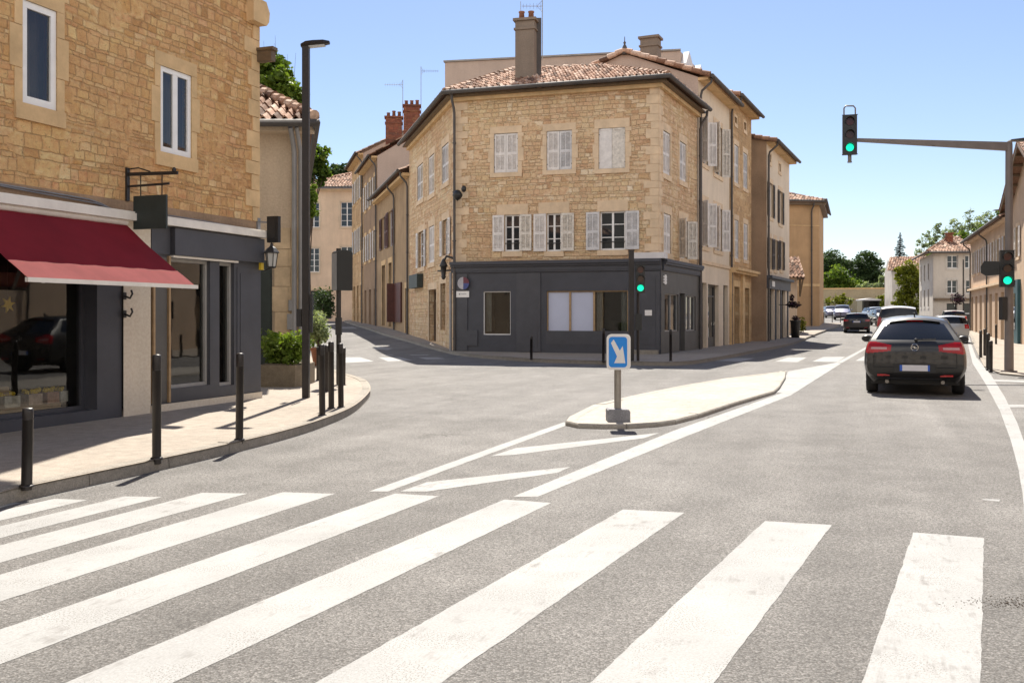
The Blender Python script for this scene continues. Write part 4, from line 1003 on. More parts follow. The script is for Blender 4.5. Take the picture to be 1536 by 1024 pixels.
# eaves, roof
EZ = 10.14
nL, nF, nR = LL.n, FF.n, FC.n
def z3(v, z): return Vector((v.x, v.y, z))
def eave_band(b, o, z0, z1, key, name):
    a = corner_off(A, nL, nF, o); c = corner_off(B, nF, nR, o); d = Vector((D[0], D[1], 0)) + nL * o; e = Vector((C[0], C[1], 0)) + nR * o
    mb = MB()
    for p, q, r, s in ((d, a, Vector((D[0], D[1], 0)), Vector((A[0], A[1], 0))), (a, c, Vector((A[0], A[1], 0)), Vector((B[0], B[1], 0))), (c, e, Vector((B[0], B[1], 0)), Vector((C[0], C[1], 0)))):
        mb.hexa([z3(p, z0), z3(q, z0), z3(s, z0), z3(r, z0), z3(p, z1), z3(q, z1), z3(s, z1), z3(r, z1)])
    return b.part(name, mb, key)
eave_band(CB, .16, ZW - .16, ZW - .02, 'ashlar', 'eave_course'); eave_band(CB, .36, ZW - .02, ZW + .06, 'door_wood', 'soffit')
o = .48; Ea, Eb = z3(corner_off(A, nL, nF, o), EZ), z3(corner_off(B, nF, nR, o), EZ); Ed = z3(Vector((D[0], D[1], 0)) + nL * o, EZ); Ec = z3(Vector((C[0], C[1], 0)) + nR * o, EZ)
R1, R2 = at(768, 107, 42.0), at(898, 102, 40.6); RDk = R1 + dl * 7.2; RCk = R2 + dr * 4.2
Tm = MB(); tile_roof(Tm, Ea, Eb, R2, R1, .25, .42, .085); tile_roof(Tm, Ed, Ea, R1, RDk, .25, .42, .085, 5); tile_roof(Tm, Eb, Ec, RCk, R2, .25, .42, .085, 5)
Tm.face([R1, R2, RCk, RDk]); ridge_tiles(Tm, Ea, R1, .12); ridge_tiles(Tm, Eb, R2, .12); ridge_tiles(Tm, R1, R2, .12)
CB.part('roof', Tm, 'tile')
o = .56; gutter(CB, [z3(Vector((D[0], D[1], 0)) + nL * o, EZ), z3(corner_off(A, nL, nF, o), EZ), z3(corner_off(B, nF, nR, o), EZ), z3(Vector((C[0], C[1], 0)) + nR * o, EZ)], .085)
downpipe(CB, FF, .02, EZ - .05, .1, .45, 'zinc', .055, .16); downpipe(CB, FC, FC.L - .12, EZ - .05, .1, .45, 'zinc', .055, .16)
mb = MB().tube([FF.p(-.16, ZS - .4, .10), FF.p(-.16, .1, .10)], .05, 8); CB.part('rain_pipe', mb, 'pipe_grey', True)
CB.done()
ch = chimney(CB.root, (.58, 38.9), .78, .6, 10.2, 13.3, 'chimney_render', -.25, 2)
mb = MB(); mb.box(-.12, .12, -.12, .12, 10.9, 13.5, .5, Matrix.Translation((1.06, 39.05, 0))); mb.build('flue', M['zinc'], ch)
aerial('thin television aerial strapped to the tall chimney of the corner building', (1.22, 38.9, 11.8), 2.9, .82, -1, 6, .745)
mb = MB(); mb.tube([(.35, 38.9, 13.4), (.35, 38.9, 14.15)], .012, 5); t = thing('aerial', 'short aerial mast on the left pot of the tall chimney', 'aerial', (.35, 38.9, 13.4)); mb.build('mast', M['steel'], t)

# ------------------------------------------------------------------ left street row
L2 = Bld('street_house', 'lower sandy house with oxblood shutters next to the corner building', 'house', tuple(LL.p(LL.u(590), 0)), 'houses along the narrow left street')
u2a, u2b = LL.u(566), uD
w2 = [LL.box(573, 326, 578, 374), LL.box(583, 316, 589, 370)]; d2 = [LL.box(608, 432, 616 - 3, 500)]; d2b = [LL.box(573, 398, 578, 488), LL.box(583, 394, 588, 490)]
L2.wall('sand_plaster', LL, u2a, u2b, 0, 8.75, w2 + d2 + d2b, .2)
for bx in w2: window(L2, LL, bx, 'open', None, depth=.2, sh='shutter_red', shw=.85)
for bx in d2 + d2b: door(L2, LL, bx, 'door_dark', .25, False, 'ashlar')
mb = MB(); bx = LL.box(593, 424, 605, 483); mb.fbox(LL, bx[0], bx[1] - .4, bx[2], bx[3], .03, .10); mb.fbox(LL, bx[0] + .2, bx[0] + .26, bx[2], bx[3], .1, .5); L2.part('door_shutter', mb, 'shutter_red')
mb = MB(); mb.fbox(LL, u2a, u2b, 8.6, 8.75, 0, .35); L2.part('soffit', mb, 'ashlar')
Tm = MB(); tile_roof(Tm, LL.p(u2a - .1, 8.85, .5), LL.p(u2b - .02, 8.85, .5), LL.p(u2b - .02, 11.0, -4.5), LL.p(u2a - .1, 11.0, -4.5), .25, .5, .05, 4); L2.part('roof', Tm, 'tile')
gutter(L2, [LL.p(u2a, 8.86, .58), LL.p(u2b - .05, 8.86, .58)], .08); downpipe(L2, LL, LL.u(593), 8.8, .6); downpipe(L2, LL, uD - .12, 8.8, .4); L2.done()
def row_house(name, label, x0, x1, key, ze, wins, doors, sh='shutter', gable=None, ridge=2.4, dep=8.0, group=None):
    b = Bld(name, label, 'house', tuple(LL.p(LL.u((x0 + x1) / 2), 0)), group); a, c = LL.u(x0), LL.u(x1)
    b.wall(key, LL, a, c, 0, ze, wins + doors, .2)
    S = Fac(V2(LL.p(c, 0)), V2(LL.p(c, 0, -dep))); b.wall(gable or key, S, 0, dep, 0, ze); b.mb(gable or key).face([S.p(0, ze, 0), S.p(dep, ze, 0), S.p(dep / 2, ze + ridge, 0)])
    for i, bx in enumerate(wins): window(b, LL, bx, 'open', 'ashlar', .1, .25, .18, .2, sh=sh, shw=.45)
    for bx in doors: door(b, LL, bx, 'door_dark' if bx[0] > (a + c) / 2 else 'door_wood', .25)
    b.done()
    Tm = MB(); e = .5; zz = ze + .06; tile_roof(Tm, LL.p(a, zz - .12, e), LL.p(c + .12, zz - .12, e), LL.p(c + .12, zz + ridge, -dep / 2), LL.p(a, zz + ridge, -dep / 2), .25, .5, .05, 4)
    mbs = MB(); mbs.fbox(LL, a, c, ze - .12, ze, 0, .38); b.part('soffit', mbs, 'ashlar'); b.part('roof', Tm, 'tile'); gutter(b, [LL.p(a, ze + .02, .58), LL.p(c, ze + .02, .58)], .08)
    downpipe(b, LL, c - .15, ze, .7)
    return b
ux = LL.u
def wl(x0, x1, n, z0, z1, w=.95):
    a, c = ux(x0), ux(x1); return [(a + (c - a) * (k + .5) / n - w / 2, a + (c - a) * (k + .5) / n + w / 2, z0, z1) for k in range(n)]
L3 = row_house('street_house', 'tall house with mauve gable wall and twin red chimneys on the left street', 545, 566, 'tan_plaster', 11.7, wl(545, 566, 3, 8.9, 10.6) + wl(545, 566, 3, 5.3, 7.1), wl(545, 566, 3, .6, 3.3, 1.2), gable='mauve_plaster', ridge=2.7, dep=8.4, group='houses along the narrow left street')
L4 = row_house('street_house', 'farthest tall brown house of the row at the end of the left street', 528, 545, 'stone_far', 13.2, wl(529, 545, 3, 10.2, 11.9) + wl(529, 545, 3, 6.3, 8.1), wl(529, 545, 3, .9, 3.8, 1.3), ridge=2.2, gable='mauve_plaster', group='houses along the narrow left street')
for x, zt, lab in ((-7.66, 14.3, 0), (-6.5, 15.05, 1)): chimney(L3.root, (x, 62.7), 1.05, .6, 11.5, zt, 'chimney_brick', .1, 3)
aerial('fine aerial between the two red chimneys pointing left', (-7.13, 63.1, 12.5), 4.4, 1.2, -1, 8); aerial('tall aerial behind the right red chimney pointing right', (-5.95, 63.2, 13.5), 4.3, 1.15, 1, 8)
# house closing the left street
PY = 82; FP_ = Fac(V2(at(440, 474, PY)), V2(at(548, 474, PY))); PB = Bld('pale_house', 'cream house with tiled roof closing the end of the left street', 'house', tuple(FP_.p(3, 1)))
pw = [FP_.box(511, 303, 530, 340), FP_.box(462, 304, 479, 341), FP_.box(463, 372, 479, 408), FP_.box(511, 370, 530, 389)]; pg = FP_.box(462, 436, 497, 478)
PB.wall('cream_plaster', FP_, 0, FP_.L, 0, 12.3, pw + [pg], .25)
for i, bx in enumerate(pw): window(PB, FP_, bx, 'plain', 'beige_plaster', .12, .16, .18, .2, leaves=2, bars=3 if i != 3 else 1)
mb = MB(); mb.fbox(FP_, pg[0], pg[1], pg[2], pg[3], -.25, -.2); PB.part('garage_door', mb, 'door_dark')
mb = MB(); mb.fbox(FP_, 0, FP_.L, FP_.z(500, 436) + .1, FP_.z(500, 436) + .35, 0, .06); mb.fbox(FP_, 0, FP_.L, 12.1, 12.3, 0, .25); PB.part('string_course', mb, 'ashlar_pale')
Tm = MB(); e0, e1 = FP_.p(-.2, 12.35, .6), FP_.p(FP_.L + 1, 12.35, .6); tile_roof(Tm, e0, e1, FP_.p(FP_.L + 1, 14.6, -5.5), FP_.p(5.2, 14.6, -5.5), .26, .45, .06, 5); ridge_tiles(Tm, e0, FP_.p(5.2, 14.6, -5.5), .14); PB.part('roof', Tm, 'tile'); gutter(PB, [e0, e1], .09); PB.done()

# ------------------------------------------------------------------ right hand row
LR = Fac(B, (B[0] + dr.x * 60, B[1] + dr.y * 60)); ur = LR.u
def gable_face(F, c, dep, z0, ze, zr, pr=None, left=True):
    S = Fac(V2(F.p(c, 0, -dep)), V2(F.p(c, 0))) ; return S
def row_right(label, x0, x1, key, ze, zr, dep, wins, doors, gkey, F=LR, wkind='ajar', sh='shutter', surround='ashlar_pale', shoptop=None, name='street_house', pr=.5, shw=.4, eave=.55):
    b = Bld(name, label, 'house', tuple(F.p((F.u(x0) + F.u(x1)) / 2, 0)), 'houses along the right side street row'); a, c = F.u(x0), F.u(x1)
    b.wall(key, F, a, c, -.1, ze, wins + doors, .22)
    S = Fac(V2(F.p(a, 0, -dep)), V2(F.p(a, 0))); b.wall(gkey, S, 0, dep, -.1, ze); b.mb(gkey).face([S.p(0, ze), S.p(dep, ze), S.p(dep * (1 - pr), zr)])
    for bx in wins: window(b, F, bx, wkind if bx[3] - bx[2] > .9 else 'plain', surround, .11, .26 if bx[3] - bx[2] > .9 else .12, .18, .2, sh=sh, shw=shw)
    mbs = MB(); mbs.fbox(F, a, c, ze - .14, ze - .02, 0, eave - .12); b.part('soffit', mbs, 'ashlar'); b.done()
    Tm = MB(); z = ze + .06; sl = (zr - ze) / (dep * pr); tile_roof(Tm, F.p(a - .12, z - eave * sl * .5, eave), F.p(c + .1, z - eave * sl * .5, eave), F.p(c + .1, zr + .06, -dep * pr), F.p(a - .12, zr + .06, -dep * pr), .24, .45, .055, 5)
    tile_roof(Tm, F.p(c + .1, ze, -dep), F.p(a - .12, ze, -dep), F.p(a - .12, zr + .06, -dep * pr), F.p(c + .1, zr + .06, -dep * pr), .3, .6, .04, 3)
    ridge_tiles(Tm, F.p(a - .14, z - .1, eave), F.p(a - .14, zr + .08, -dep * pr), .11); ridge_tiles(Tm, F.p(a - .14, ze, -dep), F.p(a - .14, zr + .08, -dep * pr), .11); b.part('roof', Tm, 'tile')
    zz = ze - .02; gutter(b, [F.p(a - .1, zz, eave + .08), F.p(c + .05, zz, eave + .08)], .085); downpipe(b, F, a + .14, zz, .1, eave, 'zinc', .055); 
    return b
ww = [LR.box(1053, 180, 1062, 247), LR.box(1071, 189, 1083, 263), LR.box(1053, 303, 1062, 370), LR.box(1071, 312, 1083, 376)]
wd = [LR.box(1052, 424, 1060, 520), LR.box(1062, 427, 1078, 522), LR.box(1085, 428, 1092, 514)]; wd = [(a, b_, .1, d) for a, b_, c, d in wd]
WB = row_right('tall off white plaster house with bare gable next to the stone corner building', 1047, 1094, 'white_plaster', 11.6, 12.95, 7.2, ww, wd, 'mauve_plaster', pr=.45)
for bx in wd: door(WB, LR, bx, 'shop_grey', .22, True)
mb = MB(); mb.fbox(LR, ur(1047), ur(1094), 3.75, 3.9, 0, .06); WB.part('string_course', mb, 'ashlar_pale')
chimney(WB.root, (6.15, 42.9), .78, .6, 12.2, 13.75, 'chimney_render', -.42, 0)
ft = thing('roof_finial', 'dark baluster shaped finial on the gable peak of the off white house', 'finial', tuple(at(937, 81, 42.1))); MB().lathe([(.0, 0), (.14, 0), (.11, .1), (.13, .25), (.07, .38), (.03, .45), (.07, .5), (.02, .58), (.015, .75), (0, .8)], at(937, 82, 42.1), 10).build('finial_body', M['zinc'], ft, True)
sw_ = [LR.box(1101, 218, 1107.5, 275), LR.box(1114.5, 230, 1121, 283), LR.box(1101.5, 330, 1107.5, 388), LR.box(1115, 336, 1121.5, 390), LR.box(1101.5, 176, 1105, 186), LR.box(1115.5, 184, 1119, 196)]
sd = [LR.box(1101, 430, 1109, 515), LR.box(1115.5, 432, 1123.5, 514)]; sd = [(a, b_, .1, d) for a, b_, c, d in sd]
SB = row_right('narrow brown stone house with a cornice above two arched doors', 1094, 1127, 'stone_far', 12.1, 13.2, 8.0, sw_, sd, 'mauve_plaster', wkind='closed', pr=.5)
for bx in sd: door(SB, LR, bx, 'door_wood', .3, False, 'ashlar')
mb = MB(); mb.fbox(LR, ur(1094) + .05, ur(1127) + .3, 3.72, 3.85, 0, .42); mb.fbox(LR, ur(1094) + .05, ur(1127) + .3, 3.60, 3.72, 0, .30); mb.fbox(LR, ur(1094) + .05, ur(1094) + .35, .1, 3.6, 0, .12); mb.fbox(LR, ur(1111), ur(1114), .1, 3.6, 0, .12); SB.part('shop_cornice', mb, 'ashlar')
Y0 = 52.0; Dp = ((1150 - CX) / FP * Y0, Y0); FDx = Fac(Dp, (Dp[0] + dr.x * 20, Dp[1] + dr.y * 20))
dw = [FDx.box(1153, 275, 1159, 326), FDx.box(1168, 287, 1173, 336), FDx.box(1153, 357, 1157, 404), FDx.box(1161, 360, 1165, 405), FDx.box(1170, 362, 1174, 405), FDx.box(1153.5, 232, 1156.5, 244), FDx.box(1168, 246, 1171, 258)]
dd = [FDx.box(1155, 430, 1161, 508), FDx.box(1164, 430, 1169, 506), FDx.box(1172, 430, 1178, 504)]; dd = [(a, b_, .1, d) for a, b_, c, d in dd]
DB = row_right('grey house with dark brown shutters and a dark shopfront standing forward of the row', 1150, 1184, 'white_plaster', 10.9, 11.7, 6.0, dw, dd, 'tan_plaster', F=FDx, sh='shutter_brown', pr=.55, wkind='open', shw=.42)
for bx in dd: door(DB, FDx, bx, 'door_dark', .2, True)
mb = MB(); a, c = 0, FDx.u(1184); mb.fbox(FDx, a, c, 3.55, 3.70, 0, .30); mb.fbox(FDx, a, c, 3.0, 3.55, 0, .08); DB.part('shop_fascia', mb, 'shop_dark')
for x in (1152, 1162.5, 1170.5, 1181): mb = MB(); mb.fbox(FDx, FDx.u(x) - .12, FDx.u(x) + .12, .1, 3.0, 0, .06); DB.part('pilaster', mb, 'shop_dark')
mb = MB(); mb.fbox(FDx, FDx.u(1155.5), FDx.u(1159.5), 3.12, 3.42, .085, .11); DB.part('shop_emblem', mb, 'sign_white')
# brown corner house at the end
FE = Fac((19.0, 78.6), (25.3, 79.6)); EB = Bld('brown_house', 'tall brown plaster house with tiled hip roof where the street bends', 'house', (25.3, 79.6, 0))
EB.wall('brown_plaster', FE, 0, FE.L, 0, 10.8); FEs = Fac((25.3, 79.6), (29.0, 90)); EB.wall('brown_plaster', FEs, 0, FEs.L, 0, 10.8)
mb = MB(); mb.fbox(FE, 0, FE.L + .05, 3.95, 4.15, 0, .05); mb.fbox(FE, 0, FE.L, 8.9, 8.96, 0, .04); EB.part('string_course', mb, 'ashlar')
mb = MB()
for k in range(28):
    z = .6 + k * .36; mb.fbox(FE, FE.L - (.7 if k % 2 else .45), FE.L + .015, z, z + .345, -.05, .012)
EB.part('quoins', mb, 'brown_plaster')
Tm = MB(); e0, e1, e2 = FE.p(-.2, 10.9, .6), corner_off((25.3, 79.6), FE.n, FEs.n, .6) + Vector((0, 0, 10.9)), FEs.p(FEs.L, 10.9, .6); T = FE.p(2.2, 12.6, -5)
tile_roof(Tm, e0, e1, T + Vector((.2, 0, 0)), T - FE.d * 2.4, .26, .45, .06, 5); tile_roof(Tm, e1, e2, FEs.p(FEs.L, 12.6, -4), T, .26, .45, .06, 4); ridge_tiles(Tm, e1, T, .13); EB.part('roof', Tm, 'tile')
mb = MB(); mb.fbox(FE, 0, FE.L + .4, 10.6, 10.8, 0, .4); mb.fbox(FEs, 0, FEs.L, 10.6, 10.8, 0, .4); EB.part('soffit', mb, 'door_wood'); gutter(EB, [e0 - Vector((0, .08, 0)), e1, e2], .09); downpipe(EB, FE, FE.L - .7, 10.8, .7, .5, 'zinc', .06); EB.done()
chimney(EB.root, (21.3, 79.6), 1.1, .7, 11.2, 12.7, 'chimney_render', 0, 1)
# little tiled porch
KB = Bld('tiled_porch', 'small tiled porch on a pale wall between the grey house and the brown house', 'porch', (18.4, 65, .2)); FK = Fac((17.3, 65.2), (19.15, 65.0))
KB.wall('cream_plaster', FK, 0, FK.L, 0, 4.2); FKs = Fac(V2(FK.p(FK.L, 0)), (20.2, 68.5)); KB.wall('cream_plaster', FKs, 0, FKs.L, 0, 4.2)
Tm = MB(); tile_roof(Tm, FK.p(-.2, 4.05, .9), FK.p(FK.L + .35, 4.05, .9), FK.p(FK.L + .35, 5.5, -1.3), FK.p(-.2, 5.5, -1.3), .24, .4, .07, 6); KB.part('roof', Tm, 'tile')
mb = MB(); q = [FK.p(FK.L + .3, 3.95, .9), FK.p(FK.L + .3, 5.4, -1.3), FK.p(FK.L + .3, 4.0, -2.6)]; mb.prism(q, FK.d * .06); mb.bar(FK.p(FK.L + .2, 2.9, .05), FK.p(FK.L + .25, 3.95, .8), .09); mb.bar(FK.p(FK.L + .2, 2.8, .05), FK.p(FK.L + .2, 4.0, .05), .1); KB.part('timber_bracket', mb, 'door_wood'); KB.done()
# modern block behind
FG = Fac((-4.3, 62), (10.3, 59.3)); GB = Bld('flat_roofed_block', 'plain mauve grey flat roofed block rising behind the tiled roofs', 'building', (3, 61, 0)); GB.wall('mauve_plaster', FG, 0, FG.L, 0, 17.75)
FGs = Fac(V2(FG.p(FG.L, 0)), V2(FG.p(FG.L, 0, -9) + FG.d * 2.2)); GB.wall('mauve_plaster', FGs, 0, FGs.L, 0, 17.75); FGl = Fac(V2(FG.p(0, 0, -9)), V2(FG.p(0, 0))); GB.wall('mauve_plaster', FGl, 0, 9, 0, 17.75)
GB.mb('mauve_plaster').face([FG.p(0, 17.75), FG.p(FG.L, 17.75), FG.p(FG.L, 17.75, -9), FG.p(0, 17.75, -9)])
mb = MB(); mb.fbox(FG, -.08, FG.L + .05, 17.76, 17.86, -.3, .10); GB.part('coping', mb, 'umber_steel')
mb = MB()
for k in range(3):
    a = FGs.L * k / 3; p = FGs.p
    mb.prism([p(a + .1, 15.0, .02), p(a + 2.4, 15.0, .02), p(a + 2.4, 16.9 - .15 * k, .02), p(a + .9, 17.9 - .1 * k, .02), p(a + .1, 17.0, .02)], FGs.n * .35)
GB.part('roof_fin', mb, 'white_panel'); GB.done()
# ------------------------------------------------------------------ right side of the main road
def rw(Y, t=8.0): return ((t + .3355 * Y) / .942, Y)
def side_house(label, Ya, Yb, key, ze, zr, wins, doors, gable=False, t=8.0, dep=8.0, wk='open', sh='shutter'):
    """house on the right of the road from depth Yb (near) to Ya (far)"""
    F = Fac(rw(Ya, t), rw(Yb, t)); b = Bld('street_house', label, 'house', (*rw((Ya + Yb) / 2, t), 0), 'houses on the right of the main road')
    W = [(F.L * f - w / 2, F.L * f + w / 2, a, c) for f, w, a, c in wins]; Dd = [(F.L * f - w / 2, F.L * f + w / 2, .1, c) for f, w, c in doors]
    b.wall(key, F, 0, F.L, -.1, ze, W + Dd, .2)
    for i, bx in enumerate(W): window(b, F, bx, wk, 'ashlar_pale', .1, .2, .15, .18, sh=sh, shw=.45)
    for i, bx in enumerate(Dd): door(b, F, bx, 'door_wood' if i % 2 else 'door_dark', .25, i % 2 == 0)
    for c, sg in ((F.L, 1), (0, -1)):
        S = Fac(V2(F.p(c, 0)), V2(F.p(c, 0, -dep))) if sg > 0 else Fac(V2(F.p(c, 0, -dep)), V2(F.p(c, 0)))
        b.wall(key, S, 0, dep, -.1, ze)
        if not gable: b.mb(key).face([S.p(0, ze), S.p(dep, ze), S.p(dep / 2, zr)])
    Tm = MB(); e = .55
    if gable:
        b.mb(key).face([F.p(0, ze), F.p(F.L, ze), F.p(F.L / 2, zr)])
        tile_roof(Tm, F.p(-e, ze - .2, -dep), F.p(-e, ze - .2, e), F.p(F.L / 2, zr + .06, e), F.p(F.L / 2, zr + .06, -dep), .26, .5, .05, 4)
        tile_roof(Tm, F.p(F.L + e, ze - .2, e), F.p(F.L + e, ze - .2, -dep), F.p(F.L / 2, zr + .06, -dep), F.p(F.L / 2, zr + .06, e), .26, .5, .05, 4)
        m = MB()
        for s_ in (0, 1):
            x0, x1 = ((-e, F.L / 2), (F.L + e, F.L / 2))[s_]
            m.bar(F.p(x0, ze - .25, e - .05), F.p(x1, zr, e - .05), .06, .22)
            for k in range(7): m.bar(F.p(x0 + (x1 - x0) * k / 7, ze - .25 + (zr - ze + .2) * k / 7, -.02), F.p(x0 + (x1 - x0) * k / 7, ze - .25 + (zr - ze + .2) * k / 7, e - .08), .09, .12)
        b.part('barge_board', m, 'door_wood')
    else:
        tile_roof(Tm, F.p(-.1, ze - .05, e), F.p(F.L + .1, ze - .05, e), F.p(F.L + .1, zr, -dep / 2), F.p(-.1, zr, -dep / 2), .26, .5, .05, 4)
        gutter(b, [F.p(-.1, ze - .02, e + .08), F.p(F.L + .1, ze - .02, e + .08)], .08)
        for f in (.04, .52): downpipe(b, F, F.L * f, ze - .05, .2, e)
        m = MB(); m.fbox(F, 0, F.L, ze - .16, ze - .06, 0, .4); b.part('soffit', m, 'peach_plaster')
    b.part('roof', Tm, 'tile'); b.done(); return b, F
R2, F2 = side_house('long peach house with a row of tall shop doors beside the signal mast', 72, 53.2, 'peach_plaster', 7.0, 8.8, [(f, .95, 4.5, 6.1) for f in (.12, .25, .38, .51, .64, .77, .9)], [(f, 1.3, 2.9) for f in (.06, .19, .32, .45, .58, .71, .84, .95)])
m = MB(); m.fbox(F2, 0, F2.L, 3.35, 3.5, 0, .22); R2.part('string_course', m, 'ashlar_pale')
R3, F3 = side_house('peach house with an overhanging gable at the right edge', 53.0, 42.0, 'peach_plaster', 7.5, 10.0, [(.2, 1.0, 4.6, 6.2), (.5, 1.0, 4.6, 6.2), (.8, 1.0, 4.6, 6.2)], [(.5, 1.3, 2.9), (.8, 1.6, 2.8)], gable=True)
m = MB(); m.fbox(F3, .45, 3.3, .0, 3.4, .0, .16); R3.part('shopfront', m, 'teal'); m = MB(); m.fbox(F3, 1.2, 2.6, .8, 2.7, .16, .18); R3.part('shop_window', m, 'glass')
R4, F4 = side_house('cream terrace across the road from the awning shop', 41.8, 4.0, 'cream_plaster', 8.0, 9.6, [(f, 1.0, 4.6, 6.3) for f in (.08, .2, .32, .44, .56, .68, .8, .92)], [(f, 1.5, 2.9) for f in (.12, .28, .44, .6, .76, .92)])
# unseen row added behind the viewpoint to bounce sun onto facades and shop glass
FB2 = Fac((30, -16), (-30, -16)); bounce_row = Bld('street_house', 'unseen terrace added behind the viewpoint for bounced light, mirrored in the shop glass', 'house', (0, -16, 0), 'houses on the right of the main road')
rw2 = [(2 + 3.1 * k, 3 + 3.1 * k, z, z + 1.7) for k in range(19) for z in (4.4, 7.4)]; rd2 = [(1.6 + 6.2 * k, 3.6 + 6.2 * k, .2, 3.0) for k in range(9)]
bounce_row.wall('grey_plaster', FB2, 0, 60, -.1, 10.2, rw2 + rd2, .2)
for bx in rw2 + rd2: pane(FB2, bx, -.18, bounce_row.root)
m = MB(); m.fbox(FB2, 0, 60, 3.3, 3.5, 0, .15); m.fbox(FB2, 0, 60, 10.0, 10.25, 0, .5); bounce_row.part('cornice', m, 'ashlar_pale'); m = MB(); m.face([FB2.p(0, 10.25, .5), FB2.p(60, 10.25, .5), FB2.p(60, 12.5, -5), FB2.p(0, 12.5, -5)]); bounce_row.part('roof', m, 'tile'); bounce_row.done()
# grey house further on
HY_ = 87.0; FH = Fac(V2(at(1400, 474, HY_)), V2(at(1470, 474, HY_))); FHl = Fac(V2(at(1379, 474, 98)), V2(at(1400, 474, HY_)))
HB = Bld('grey_house', 'pale grey three storey house with pink tiled hip roof at the road bend', 'house', tuple(FH.p(0, .8)))
hw = [FH.box(1421, 383, 1437, 402), FH.box(1447.5, 383, 1461, 402), FH.box(1421, 420, 1436, 440), FH.box(1449, 420, 1462, 440)]; hd = [FH.box(1420, 455, 1436, 476), FH.box(1446, 455, 1462, 476)]
HB.wall('grey_plaster', FH, 0, FH.L, 0, 7.2, hw + hd, .2); hlw = [(1.2, 2.1, 4.9, 6.4), (4.2, 5.1, 4.9, 6.4), (7.4, 8.3, 4.9, 6.4), (1.2, 2.1, 2.4, 4.0), (4.2, 5.1, 2.4, 4.0), (7.4, 8.3, 2.4, 4.0)]
HB.wall('grey_plaster', FHl, 0, FHl.L, 0, 7.2, hlw, .2)
for bx in hw: window(HB, FH, bx, 'plain', 'grey_trim', .12, .2, .2, .2, leaves=2, bars=1)
for bx in hlw: window(HB, FHl, bx, 'plain', 'grey_trim', .12, .2, .2, .2)
for bx in hd: door(HB, FH, bx, 'door_dark', .25, True)
m = MB(); m.fbox(FH, 0, FH.L, FH.z(1430, 449) - .1, FH.z(1430, 449) + .12, 0, .3); HB.part('canopy', m, 'door_wood')
quoins(HB, FHl, FHl.L, FH, 0, 1, 7, 'grey_plaster'); HB.done()
Tm = MB(); o = .6; e0 = corner_off(FH.o, FH.n, FHl.n, o) + Vector((0, 0, 7.25)); T = FH.p(3.6, 9.0, -4.5)
tile_roof(Tm, e0, FH.p(FH.L, 7.25, o), FH.p(FH.L, 9.0, -4.5), T, .26, .5, .05, 5); tile_roof(Tm, FHl.p(0, 7.25, o), e0, T, FHl.p(1.5, 9.0, -4), .26, .5, .05, 4); ridge_tiles(Tm, e0, T, .14); HB.part('roof', Tm, 'tile')
gutter(HB, [FHl.p(0, 7.2, o + .08), corner_off(FH.o, FH.n, FHl.n, o + .1) + Vector((0, 0, 7.2)), FH.p(FH.L, 7.2, o + .08)], .09); chimney(HB.root, V2(FH.p(2.55, 0, -2.5)), .5, .5, 7.8, 9.1, 'chimney_brick', 0, 0)
# small house beyond the lime tree
FS = Fac(V2(at(1338, 474, 124)), V2(at(1390, 474, 122))); FSl = Fac(V2(at(1327, 474, 130)), V2(at(1338, 474, 124))); SHo = Bld('small_house', 'small stone house with bright tiled roof half hidden by the lime green tree', 'house', tuple(FS.p(0, 1.2)))
SHo.wall('grey_plaster', FS, 0, FS.L, 0, 7.4); SHo.wall('grey_plaster', FSl, 0, FSl.L, 0, 7.4); SHo.mb('grey_plaster').face([FSl.p(0, 7.4), FSl.p(FSl.L, 7.4), FSl.p(FSl.L * .45, 9.0)]); SHo.done()
Tm = MB(); tile_roof(Tm, FS.p(-.5, 7.3, .6), FS.p(FS.L, 7.3, .6), FS.p(FS.L, 9.2, -3), FS.p(-.7, 9.2, -3), .3, .5, .06, 5); SHo.part('roof', Tm, 'tile')
# long boundary wall across the bend
FW = Fac(V2(at(1196, 474, 152)), V2(at(1345, 474, 148))); bw = thing('boundary_wall', 'long beige stone boundary wall below the dark trees', 'wall', tuple(FW.p(8, 1.6)))
m = MB(); m.fbox(FW, 0, FW.L, 0, 5.7, -.5, 0); m.fbox(FW, 0, FW.L, 0, 4.0, 0, 2.2); m.build('wall_face', M['old_wall'], bw); m = MB(); m.fbox(FW, 0, FW.L, 5.7, 5.86, -.6, .1); m.fbox(FW, 0, FW.L, 4.0, 4.12, -.0, 2.3); m.build('coping', M['ashlar'], bw)

# ------------------------------------------------------------------ bollards, posts, lamps, signals
proto = thing('bollard', 'x', 'bollard', (0, 0, 0), 'dark steel bollards along the kerbs')
MB().lathe([(.038, -.05), (.038, .80), (.0385, .80), (.036, .806), (.036, .815), (.0385, .82), (.038, .93), (.030, .945), (.0, .948)], (0, 0, 0), 18).build('post', M['post'], proto, True)
MB().lathe([(.052, -.01), (.052, .006), (.042, .012), (.0385, .014)], (0, 0, 0), 18).build('foot', M['post'], proto, True)
blist = [(40, 728, .635, 'short bollard at the lower left, nearest the camera'), (235, 687, 1.01, 'tall bollard standing before the pale shop pillar'), (359, 659, .97, 'bollard standing before the dark end panel of the left shop'),
         (483.5, 622.5, .99, 'bollard nearest the kerb in the cluster by the street lamp'), (497, 612, 1.0, 'slim bollard second in the cluster by the street lamp'), (511.5, 610.5, .97, 'rightmost front bollard of the cluster by the street lamp'),
         (489.5, 587, .85, 'bollard half hidden in the middle of the lamp cluster'), (477.5, 570, .72, 'rearmost left bollard of the lamp cluster'), (515, 577, .75, 'rear bollard peeking out at the right of the lamp cluster'),
         (797, 538, .74, 'bollard before the shaded left half of the corner shopfront'), (905, 541, 1.0, 'bollard just left of the blue arrow sign, against the corner shop window'), (1006, 541, .97, 'bollard before the door of the corner shop')]
